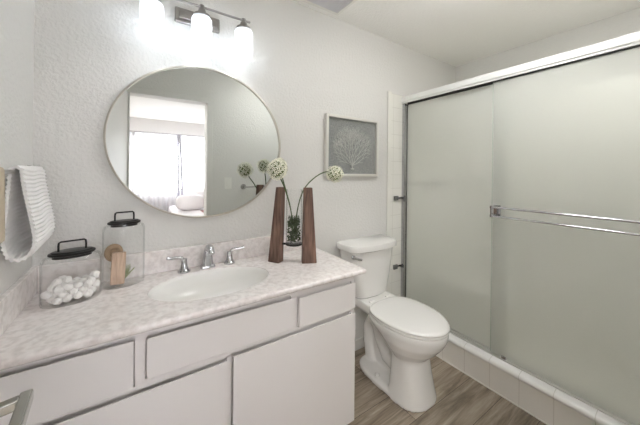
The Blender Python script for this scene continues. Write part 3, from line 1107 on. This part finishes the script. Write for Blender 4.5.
def branch(p, ang, ln, w, depth):
    q = (p[0] + math.cos(ang) * ln, p[1] + math.sin(ang) * ln)
    mid = ((p[0] + q[0]) / 2 + rc.uniform(-.1, .1) * ln, (p[1] + q[1]) / 2)
    m.tube([(p[0], 1.4885, p[1]), (mid[0], 1.4885, mid[1]), (q[0], 1.4885, q[1])], [w, w * 0.9, w * 0.78], 6)
    if depth == 0:
        return
    ex, ez = (q[0] - 1.271) / 0.165, (q[1] - 1.485) / 0.150
    if ex * ex + ez * ez > 1.0:
        return
    n = 2 if depth > 1 or rc.random() < 0.6 else 3
    for i in range(n):
        branch(q, ang + (i - (n - 1) / 2) * rc.uniform(0.45, 0.75) + rc.uniform(-.12, .12), ln * rc.uniform(0.72, 0.92), w * 0.80, depth - 1)


for a0 in (22, 45, 66, 84, 98, 116, 136, 158):
    branch((1.271, 1.340), R(a0), rc.uniform(0.052, 0.066), 0.0017, 6)
m.tube([(1.271, 1.4885, 1.318), (1.271, 1.4885, 1.348)], [0.005, 0.0028], 8)
m.box(1.255, 1.287, 1.486, 1.490, 1.314, 1.320)
m.build('coral', M['coral'], pf_)
m = MB(); m.box(PX0 + fw - .001, PX1 - fw + .001, 1.476, 1.478, PZ0 + fw - .001, PZ1 - fw + .001)
M['pglass'] = mat_clear('picture_glass', (0.98, 0.98, 0.98, 1), 1.3)
m.build('glazing', M['pglass'], pf_, smooth=False)

# ================================================================== CEILING VENT
ve = thing('ceiling_vent', (0.94, 1.30, ZC), 'white exhaust vent grille on the ceiling above the mirror wall', 'vent')
vx0, vx1, vy0, vy1 = 0.79, 1.098, 1.145, 1.452
m = MB()
for a in ((vx0, vx1, vy1 - .02, vy1), (vx0, vx1, vy0, vy0 + .02), (vx0, vx0 + .02, vy0 + .02, vy1 - .02), (vx1 - .02, vx1, vy0 + .02, vy1 - .02)):
    m.box(*a, ZC - 0.012, ZC - 0.0005)
m.build('vent_frame', M['plate'], ve, bevel=0.003)
m = MB()
k = vy0 + 0.026
while k < vy1 - 0.026:
    m.box(vx0 + 0.02, vx1 - 0.02, k, k + 0.006, ZC - 0.010, ZC - 0.001)
    k += 0.011
m.build('slats', mat('vent_slat_grey', srgb(222, 222, 226), 0.5), ve, smooth=False)
m = MB(); m.box(vx0 + .02, vx1 - .02, vy0 + .02, vy1 - .02, ZC - 0.002, ZC - 0.0006); m.build('screen', mat('vent_dark', srgb(150, 150, 152), 0.8), ve, smooth=False)

# ================================================================== TOILET
TX = 1.348
to = thing('toilet', (TX, 1.2, 0), 'white two-piece toilet with closed oval lid standing between vanity and shower', 'toilet')


def egg(hw, yf, yb, yc, z, pf=2.0, pb=2.6, n=48):
    """plan outline: front half and back half are super-ellipses"""
    P = []
    for k in range(n):
        t = 2 * PI * k / n
        c, s = math.cos(t), math.sin(t)
        e = pb if s > 0 else pf
        x = hw * math.copysign(abs(c) ** (2 / e), c)
        y = yc + ((yb - yc) if s > 0 else (yc - yf)) * math.copysign(abs(s) ** (2 / e), s)
        P.append((TX + x, y, z))
    return P


m = MB()
# bowl body
m.loft([egg(0.085, 0.960, 1.09, 1.04, 0.20), egg(0.115, 0.930, 1.10, 1.04, 0.245), egg(0.150, 0.880, 1.12, 1.04, 0.295), egg(0.172, 0.842, 1.18, 1.05, 0.345), egg(0.180, 0.826, 1.26, 1.07, 0.378),
        egg(0.184, 0.822, 1.29, 1.07, 0.395), egg(0.184, 0.822, 1.29, 1.07, 0.415), egg(0.178, 0.828, 1.285, 1.07, 0.421)])
# rear deck that carries the tank
m.loft([[(TX + x * sx_, y, z) for x, y in ((-1, 1.20), (1, 1.20), (1, 1.475), (-1, 1.475))] for sx_, z in ((0.045, 0.34), (0.115, 0.385), (0.130, 0.408), (0.130, 0.448), (0.126, 0.452))])
# front pedestal
m.loft([egg(0.138, 0.898, 1.115, 1.03, 0.0, 2.3, 5), egg(0.138, 0.898, 1.115, 1.03, 0.012, 2.3, 5), egg(0.126, 0.908, 1.11, 1.03, 0.06, 2.3, 5), egg(0.112, 0.925, 1.11, 1.03, 0.15, 2.3, 5), egg(0.106, 0.938, 1.11, 1.03, 0.23, 2.3, 5), egg(0.112, 0.925, 1.11, 1.03, 0.28, 2.3, 4)])
# foot flange
m.loft([egg(0.138, 0.905, 1.40, 1.18, 0.0, 3, 3), egg(0.138, 0.905, 1.40, 1.18, 0.022, 3, 3), egg(0.128, 0.914, 1.39, 1.18, 0.032, 3, 3), egg(0.110, 0.925, 1.37, 1.18, 0.036, 3, 3)])
# exposed trapway
m.tube([(TX, 1.06, 0.16), (TX, 1.12, 0.11), (TX, 1.20, 0.125), (TX, 1.265, 0.205), (TX, 1.30, 0.285), (TX, 1.345, 0.30), (TX, 1.375, 0.24), (TX, 1.372, 0.14), (TX, 1.35, 0.05), (TX, 1.34, 0.01)],
       [0.050, 0.058, 0.052, 0.046, 0.044, 0.044, 0.044, 0.044, 0.048, 0.056], 20)
m.loft([[(TX + x * sx_, y, z) for x, y in ((-1, 1.13), (1, 1.13), (1, 1.36), (-1, 1.36))] for sx_, z in ((0.016, 0.03), (0.016, 0.36))])
bowl = m.build('bowl', M['porcelain'], to, angle=180)
md = bowl.modifiers.new('remesh', 'REMESH'); md.mode = 'VOXEL'; md.voxel_size = 0.0055; md.use_smooth_shade = True
md = bowl.modifiers.new('smooth', 'SMOOTH'); md.factor = 0.5; md.iterations = 4
# seat and lid
m = MB(); m.loft([egg(0.178, 0.826, 1.262, 1.07, 0.4205, 2.0, 3.0), egg(0.184, 0.820, 1.266, 1.07, 0.425, 2, 3), egg(0.185, 0.819, 1.266, 1.07, 0.432, 2, 3), egg(0.181, 0.823, 1.262, 1.07, 0.4365, 2, 3)])
m.build('seat', M['plastic'], to, angle=60)
m = MB(); m.loft([egg(0.180, 0.824, 1.262, 1.07, 0.438, 2, 3), egg(0.187, 0.817, 1.267, 1.07, 0.441, 2, 3), egg(0.188, 0.816, 1.268, 1.07, 0.447, 2, 3), egg(0.184, 0.820, 1.264, 1.07, 0.4535, 2, 3), egg(0.172, 0.834, 1.250, 1.07, 0.457, 2, 3), egg(0.12, 0.90, 1.20, 1.07, 0.4595, 2, 2.6), egg(0.04, 1.01, 1.12, 1.07, 0.460)])
lid = m.build('seat_lid', M['plastic'], to, angle=60)
for sx_ in (-0.075, 0.075):
    m = MB()
    m.cyl((TX + sx_ - 0.022, 1.283, 0.446), (TX + sx_ + 0.022, 1.283, 0.446), 0.0125, 16)
    m.box(TX + sx_ - .02, TX + sx_ + .02, 1.270, 1.296, 0.4215, 0.440)
    m.build('hinge', M['plastic'], lid, bevel=0.003)


def tank_ring(hw, yf, yb, ch, bow, z, n=9):
    """tank plan: straight back, chamfered front corners, bowed front"""
    P = [(TX - hw + .012, yb, z), (TX - hw, yb - .012, z)]
    P.append((TX - hw, yf + ch * 0.95, z)); P.append((TX - hw + ch * 0.16, yf + ch * 0.52, z)); P.append((TX - hw + ch * 0.55, yf + ch * 0.14, z))
    for k in range(n):
        t = -1 + 2 * k / (n - 1)
        P.append((TX + t * (hw - ch), yf - bow * (1 - t * t), z))
    P.append((TX + hw - ch * 0.55, yf + ch * 0.14, z)); P.append((TX + hw - ch * 0.16, yf + ch * 0.52, z)); P.append((TX + hw, yf + ch * 0.95, z))
    P += [(TX + hw, yb - .012, z), (TX + hw - .012, yb, z)]
    return P


m = MB()
m.loft([tank_ring(0.130, 1.335, 1.462, 0.05, 0.008, 0.4525), tank_ring(0.142, 1.325, 1.467, 0.055, 0.010, 0.462), tank_ring(0.168, 1.316, 1.474, 0.06, 0.012, 0.58), tank_ring(0.188, 1.312, 1.480, 0.065, 0.013, 0.70), tank_ring(0.196, 1.309, 1.482, 0.066, 0.014, 0.772)])
tank = m.build('tank', M['porcelain'], to, angle=32)
m = MB()
m.loft([tank_ring(0.212, 1.300, 1.486, 0.072, 0.016, 0.7725), tank_ring(0.221, 1.292, 1.489, 0.075, 0.016, 0.777), tank_ring(0.222, 1.291, 1.490, 0.075, 0.016, 0.804), tank_ring(0.218, 1.295, 1.488, 0.075, 0.016, 0.814), tank_ring(0.205, 1.309, 1.480, 0.07, 0.014, 0.820)])
m.build('tank_lid', M['porcelain'], to, angle=32)
m = MB()
lx, ly, lz = TX - 0.180, 1.346, 0.742
dn = Vector((-0.75, -0.66, 0)).normalized(); ds = Vector((0.66, -0.75, 0)).normalized()
c0 = Vector((lx, ly, lz))
m.tube([c0, c0 + dn * 0.012], [0.013, 0.011], 18)
m.tube([c0 + dn * 0.012 - ds * 0.006, c0 + dn * 0.018 + ds * 0.010, c0 + dn * 0.018 + ds * 0.045 + Vector((0, 0, -0.006)), c0 + dn * 0.017 + ds * 0.058 + Vector((0, 0, -0.008))], [0.007, 0.0065, 0.006, 0.0075], 12)
m.build('flush_lever', M['chrome'], tank)
m = MB(); m.lathe([(0, 0), (0.015, 0), (0.015, 0.008), (0.009, 0.016), (0, 0.018)], (TX - 0.105, 1.20, 0.036), 20)
m.build('bolt_cap', M['plastic'], to)

# ================================================================== SHOWER DOORS
GZ0, GZ1 = 0.198, 1.851
sf = thing('shower_door_frame', (1.83, 0.78, 0.19), 'bright aluminium sliding shower door frame with wide header rail on the tiled curb', 'shower frame')
m = MB()
hp = [(1.795, 1.858), (1.795, 1.868), (1.790, 1.872), (1.790, 1.895), (1.797, 1.912), (1.812, 1.918), (1.845, 1.918), (1.858, 1.912), (1.862, 1.895), (1.862, 1.858), (1.855, 1.858), (1.855, 1.880), (1.802, 1.880), (1.802, 1.858)]
m.loft([[(x, y, z) for x, z in hp] for y in (YF1 + 0.002, YB - 0.0105)])
m.build('header', mat('header_satin_white_metal', srgb(226, 226, 224), 0.38, 0.2), sf, angle=40)
m = MB(); m.box(1.802, 1.855, YB - 0.0255, YB - 0.0105, 0.1925, 1.858); m.box(1.800, 1.808, YB - 0.036, YB - 0.0255, 0.1925, 1.858); m.box(1.850, 1.857, YB - 0.036, YB - 0.0255, 0.1925, 1.858)
m.build('jamb', mat('jamb_chrome', (0.5, 0.5, 0.51, 1), 0.18, 1.0), sf, bevel=0.002)
m = MB(); m.box(1.802, 1.856, YF1 + 0.002, YB - 0.037, 0.1905, 0.1945); m.box(1.8505, 1.856, YF1 + .002, YB - .037, 0.1945, 0.208); m.box(1.8260, 1.8290, YF1 + .002, YB - .037, 0.1945, 0.203)
m.build('bottom_track', M['alu'], sf, smooth=False)
for z in (1.088, 0.535):
    m = MB()
    m.box(1.706, 1.752, YB - 0.024, YB - 0.0105, z - 0.018, z + 0.018)
    m.box(1.752, 1.802, YB - 0.018, YB - 0.0105, z - 0.007, z + 0.007)
    m.box(1.783, 1.801, YB - 0.048, YB - 0.018, z - 0.010, z + 0.010)
    m.build('bumper', M['darkchrome'], sf, bevel=0.003)
m = MB(); m.lathe([(0, 0), (0.010, 0.0), (0.016, 0.004), (0.016, 0.008), (0.0, 0.011)], (1.788, 1.452, 1.085), 20, 'X', sx=0.7, sy=1.6)
for v in m.bm.verts:
    v.co.x = 1.798 - (v.co.x - 1.788)
m.build('pull_knob', M['darkchrome'], sf)
m = MB(); m.box(1.806, 1.8245, 0.720, 0.745, 0.1945, 0.212); m.build('door_guide', M['chrome'], sf, bevel=0.003)

sd = thing('sliding_shower_door', (1.842, 1.09, GZ0), 'far sliding obscure glass shower panel beside the toilet, behind the near panel', 'shower door', 'sliding shower panels')
m = MB(); m.box(1.838, 1.844, 0.733, 1.462, 0.2085, GZ1); m.build('glass_panel', M['obscure'], sd, smooth=False)
m = MB(); m.box(1.8375, 1.8445, 0.729, 0.733, 0.2085, GZ1); m.build('edge_strip', mat('polished_glass_edge', srgb(214, 222, 214), 0.2), sd, smooth=False)
m = MB(); m.box(1.833, 1.849, 0.733, 1.462, GZ1, 1.879); m.build('hanger_rail', M['rubber'], sd, smooth=False)
sd = thing('sliding_shower_door', (1.812, 0.43, GZ0), 'near sliding obscure glass shower panel carrying the double chrome towel bar', 'shower door', 'sliding shower panels')
m = MB(); m.box(1.811, 1.817, 0.060, 0.803, 0.2045, GZ1); m.build('glass_panel', M['obscure'], sd, smooth=False)
m = MB(); m.box(1.8105, 1.8175, 0.803, 0.807, 0.2045, GZ1); m.build('edge_strip', mat('polished_glass_edge', srgb(214, 222, 214), 0.2), sd, smooth=False)
m = MB(); m.box(1.806, 1.822, 0.060, 0.803, GZ1, 1.879); m.build('hanger_rail', M['rubber'], sd, smooth=False)
m = MB()
m.cyl((1.760, 0.080, 1.093), (1.760, 0.788, 1.093), 0.0065, 16)
m.cyl((1.760, 0.080, 1.040), (1.760, 0.788, 1.040), 0.0055, 16)
tb = m.build('towel_bar', M['chrome'], sd)
for y in (0.785, 0.085):
    m = MB()
    m.box(1.756, 1.811, y - 0.009, y + 0.009, 1.085, 1.101); m.box(1.756, 1.811, y - 0.009, y + 0.009, 1.032, 1.048)
    m.box(1.804, 1.811, y - 0.030, y + 0.010, 1.030, 1.103); m.box(1.752, 1.768, y - 0.004, y + 0.005, 1.032, 1.101)
    m.build('bracket', M['chrome'], tb, bevel=0.002)

# soap shelf and hook inside the shower, blurred by the glass
ss = thing('soap_shelf', (2.22, YB - 0.01, 1.19), 'dark soap shelf on the shower wall, a blur behind the far glass panel', 'soap shelf')
m = MB(); m.box(2.10, 2.36, YB - 0.09, YB - 0.009, 1.180, 1.200); m.build('shelf', M['shelf'], ss, bevel=0.004)
m = MB(); m.tube([(2.10, YB - .086, 1.199), (2.10, YB - .086, 1.225), (2.36, YB - .086, 1.225), (2.36, YB - .086, 1.199)], 0.004, 8); m.build('rail', M['darkmetal'], ss)
m = MB(); m.box(2.15, 2.27, YB - 0.075, YB - 0.03, 1.2003, 1.232)
o = m.build('soap_bar', mat('soap', srgb(60, 64, 56), 0.5), None, bevel=0.010, seg=3); recenter(o, (2.175, YB - .05, 1.197))
tag(o, 'dull bar of soap lying on the dark shelf behind the shower glass', 'soap')
m = MB(); m.tube([(1.905, YB - 0.0085, 1.195), (1.905, YB - 0.05, 1.195)], [0.020, 0.014], 16); m.ball((1.905, YB - .056, 1.195), 0.020, 2)
o = m.build('robe_hook', M['darkmetal'], None); recenter(o, (1.905, YB - .0085, 1.195)); tag(o, 'small dark round hook on shower wall next to the door jamb', 'hook')

# ================================================================== TOWEL BAR AND TOWELS, LEFT WALL
TBX, TBZ = -0.306, 1.283
tbr = thing('towel_bar', (TBX, 1.2, TBZ), 'metal towel bar on the left wall under a ribbed white towel', 'towel bar')
m = MB(); m.cyl((TBX, 0.86, TBZ), (TBX, 1.450, TBZ), 0.006, 16); m.build('bar', M['nickel'], tbr)
for y in (0.868, 1.444):
    m = MB()
    m.cyl((XL + 0.0005, y, TBZ), (XL + 0.010, y, TBZ), 0.022, 24); m.cyl((XL + 0.010, y, TBZ), (TBX + 0.008, y, TBZ), 0.010, 18)
    m.build('post', M['nickel'], tbr)


def loop_pts(y, grow):
    """closed teardrop (x,z) section of the draped towel; grow swells the belly"""
    P = []
    key = [(0.000, 0.012), (0.009, 0.008), (0.0125, -0.004), (0.016, -0.04), (0.024, -0.09), (0.034, -0.145), (0.041, -0.190), (0.039, -0.225), (0.024, -0.250), (0.004, -0.257), (-0.014, -0.246), (-0.023, -0.215), (-0.0235, -0.180), (-0.021, -0.135), (-0.017, -0.085), (-0.014, -0.04), (-0.0115, -0.006), (-0.008, 0.008)]
    n = len(key)
    for i in range(n):
        p0, p1, p2, p3 = (Vector(key[(i + j - 1) % n]) for j in range(4))
        for k in range(6):
            t = k / 6
            q = 0.5 * ((2 * p1) + (p2 - p0) * t + (2 * p0 - 5 * p1 + 4 * p2 - p3) * t * t + (3 * p1 - p0 - 3 * p2 + p3) * t ** 3)
            P.append(q)
    return P


sec = loop_pts(0, 0)
n = len(sec)
cen = Vector((0.0, -0.11))
# arc length for the ribs
S = [0]
for i in range(n):
    S.append(S[-1] + (sec[(i + 1) % n] - sec[i]).length)
rings_o, rings_i = [], []
ys = [1.19 + (1.425 - 1.19) * k / 32 for k in range(33)]
# resample finer along the loop so the ribs read
fine = []
NF = 420
for k in range(NF):
    s_ = S[-1] * k / NF
    i = max(j for j in range(n) if S[j] <= s_)
    t = (s_ - S[i]) / max(1e-9, (S[i + 1] - S[i]))
    fine.append(sec[i].lerp(sec[(i + 1) % n], t))
NRIB = 46
for y in ys:
    ro, ri = [], []
    ph = 0.9 * math.sin((y - 1.0) * 40)
    for k in range(NF):
        a, b2 = fine[(k - 1) % NF], fine[(k + 1) % NF]
        tng = (b2 - a).normalized()
        nrm = Vector((-tng.y, tng.x))
        if nrm.dot(fine[k] - cen) < 0: nrm = -nrm
        rib = 0.0021 * math.sin(2 * PI * NRIB * k / NF + ph)
        w = (y - 1.19) / 0.235
        sw = 1 + 0.04 * math.sin(w * 5)
        c_ = fine[k]
        pt = Vector((c_.x * sw, c_.y * (1.045 - 0.05 * w)))
        zoff = 0.0
        po = pt + nrm * (0.0045 + rib); pi_ = pt - nrm * (0.0035 - rib * 0.5)
        ro.append((TBX + po.x, y, TBZ + po.y)); ri.append((TBX + pi_.x, y, TBZ + pi_.y))
    rings_o.append(ro); rings_i.append(ri)
m = MB()
m.loft(rings_o, False, False); m.loft(list(reversed(rings_i)), False, False)
m.loft([rings_o[0], rings_i[0]], False, False); m.loft([rings_o[-1], rings_i[-1]], False, False)
bmesh.ops.remove_doubles(m.bm, verts=m.bm.verts[:], dist=1e-6)
o = m.build('hand_towel', M['towel'], None, angle=80)
recenter(o, (TBX, 1.295, TBZ))
tag(o, 'ribbed white hand towel looped over the bar on the left wall', 'towel')
m = MB()
prof = [(-0.013, -0.13), (-0.012, -0.05), (-0.011, 0.0), (-0.008, 0.0085), (0.0, 0.0115), (0.008, 0.0085), (0.011, 0.0), (0.012, -0.05), (0.013, -0.185)]
inner = [(x * 0.66, z - (0.004 if z > -0.02 else -0.001)) for x, z in prof]
pp = prof + list(reversed(inner))
m.loft([[(TBX + x, y, TBZ + z + 0.002 * math.sin(y * 60)) for x, z in pp] for y in [0.95 + 0.12 * k / 8 for k in range(9)]])
o = m.build('washcloth', M['beige'], None, angle=60)
recenter(o, (TBX, 1.01, TBZ))
tag(o, 'beige washcloth on the left wall bar, just in front of the white towel', 'towel')

# ================================================================== DOOR WALL ITEMS (seen in the mirror)
sw = thing('light_switch', (0.79, YF1, 1.165), 'white light switch plate beside the door casing, seen in the mirror', 'light switch')
m = MB(); m.box(0.752, 0.828, YF1 + .0005, YF1 + 0.006, 1.105, 1.225); m.build('plate', M['plate'], sw, bevel=0.003)
m = MB(); m.box(0.774, 0.806, YF1 + 0.006, YF1 + 0.010, 1.130, 1.200); m.build('rocker', M['plate'], sw, bevel=0.002)
t2 = thing('towel_bar', (1.15, YF1, 1.125), 'brushed metal towel bar beyond the light switch, seen in the mirror', 'towel bar')
m = MB(); m.cyl((0.955, YF1 + .048, 1.125), (1.40, YF1 + .048, 1.125), 0.008, 16); m.build('bar', M['nickel'], t2)
for x in (0.955, 1.40):
    m = MB(); m.cyl((x, YF1 + .0005, 1.125), (x, YF1 + .010, 1.125), 0.030, 24); m.cyl((x, YF1 + .010, 1.125), (x, YF1 + .058, 1.125), 0.014, 20); m.build('post', M['nickel'], t2)

# ================================================================== BEDROOM (seen in the mirror)
bl = thing('added_ceiling_lamp', (-0.50, -0.80, ZC), 'round flat opal lamp added for fill in the bedroom, above the mirrored doorway', 'added fill light')  # unseen lamp, added as frontal fill through the doorway
m = MB(); m.lathe([(0, -0.0005), (0.21, -0.0005), (0.212, -0.012), (0.2, -0.020), (0, -0.020)], (-0.50, -0.80, ZC), 40); m.build('canopy', M['plate'], bl)
m = MB(); m.lathe([(0.198, -0.021), (0.192, -0.038), (0.16, -0.052), (0.08, -0.060), (0, -0.062)], (-0.50, -0.80, ZC), 40, cap1=False); m.build('opal_dome', mat_emit('bed_fill_glow', (1.0, 0.98, 0.97, 1), BED_FILL), bl)

cr_ = thing('curtain_rod', (1.0, BY + 0.07, 2.06), 'thin pale curtain rod above the bright bedroom window in the mirror', 'curtain rod')
m = MB(); m.cyl((-0.25, BY + .07, 2.06), (2.25, BY + .07, 2.06), 0.010, 14); m.build('rod', M['nickel'], cr_)
for x in (-0.22, 2.22):
    m = MB(); m.box(x - .008, x + .008, BY + 0.0005, BY + .07, 2.05, 2.064); m.build('bracket', M['nickel'], cr_)


def curtain(x0, x1, label, amp=0.022, waves=9, pinch=None, lead=1):
    m = MB()
    cols = 120
    rows = 14
    grid = []
    for r_ in range(rows + 1):
        z = 2.048 - (2.048 - 0.30) * r_ / rows
        line = []
        for c in range(cols + 1):
            t = c / cols
            a, b2 = x0, x1
            if pinch:
                f = r_ / rows
                a = x0 + pinch[0] * f; b2 = x1 + pinch[1] * f
            x = a + (b2 - a) * t
            y = BY + 0.07 + amp * math.sin(t * waves * 2 * PI) * (0.6 + 0.4 * r_ / rows) + 0.006 * math.sin(t * 31 + r_ * 0.4)
            line.append(m.bm.verts.new((x, y, z)))
        grid.append(line)
    for r_ in range(rows):
        for c in range(cols):
            m.bm.faces.new((grid[r_][c], grid[r_][c + 1], grid[r_ + 1][c + 1], grid[r_ + 1][c]))
    o = m.build('sheer_curtain', M['sheer'], None, angle=180)
    md = o.modifiers.new('thickness', 'SOLIDIFY'); md.thickness = 0.001
    hm = MB()
    hx = (lambda z: x1 + (pinch[1] if pinch else 0) * (2.048 - z) / 1.748) if lead > 0 else (lambda z: x0 + (pinch[0] if pinch else 0) * (2.048 - z) / 1.748)
    secs = []
    for r_ in range(rows + 1):
        z = 2.048 - (2.048 - 0.30) * r_ / rows
        c_ = hx(z)
        secs.append([(c_ + 0.022 * math.cos(q) , BY + 0.07 + 0.028 * math.sin(q), z) for q in [2 * PI * j / 12 for j in range(12)]])
    hm.loft(secs)
    hem = hm.build('hem', mat('curtain_hem', srgb(196, 194, 204), 0.9), o)
    recenter(o, ((x0 + x1) / 2, BY + .07, 2.06))
    tag(o, label, 'curtain', 'sheer curtains on the bedroom window')


curtain(-0.20, 0.70, 'left white sheer curtain on the bedroom window seen in the mirror', waves=11, pinch=(0, 0.03))
curtain(0.74, 2.2, 'right white sheer curtain on the bedroom window seen in the mirror', waves=15, pinch=(0.08, 0), lead=-1)

bed = thing('bed', (1.35, -2.6, 0), 'bed with white quilted cover below the bedroom window, seen in the mirror', 'bed')
m = MB(); m.box(0.55, 2.1, -3.35, -1.75, 0.10, 0.34); m.build('bed_base', M['greytrim'], bed, bevel=0.02)
m = MB(); m.box(0.52, 2.13, -3.40, -1.72, 0.3405, 0.58); m.build('mattress', M['sheet'], bed, bevel=0.07, seg=5)
for x in (0.62, 2.03):
    for y in (-3.28, -1.82):
        m = MB(); m.box(x - .03, x + .03, y - .03, y + .03, 0.0, 0.10); m.build('leg', M['greytrim'], bed)


def pillow(name, c, s, label, mt, cat='pillow', rot=0):
    m = MB()
    ret = bmesh.ops.create_icosphere(m.bm, subdivisions=4, radius=1)
    for v in ret['verts']:
        x, y, z = v.co
        f = lambda q, e: math.copysign(abs(q) ** e, q)
        k = Vector((f(x, 0.6) * s[0], f(y, 0.75) * s[1], f(z, 0.6) * s[2]))
        k = Matrix.Rotation(rot, 3, 'Z') @ k
        v.co = Vector(c) + k
    o = m.build(name, mt, None, angle=180)
    recenter(o, c)
    return tag(o, label, cat)


pillow('pillow', (0.80, -2.45, 0.722), (0.24, 0.17, 0.135), 'plump white pillow on the near end of the bed, seen in the mirror', M['sheet'])
pillow('pillow', (1.22, -2.95, 0.752), (0.30, 0.14, 0.16), 'white pillow with grey edge under the window, seen in the mirror', M['sheet'])
m = MB()
m.box(0.93, 1.25, -2.25, -1.69, 0.5815, 0.592); m.box(0.93, 1.25, -1.708, -1.694, 0.30, 0.5815)
o = m.build('bed_throw', M['pattern'], None, bevel=0.005); recenter(o, (1.09, -1.9, 0.58))
tag(o, 'reddish patterned throw over the bed edge, low in the mirror', 'throw')
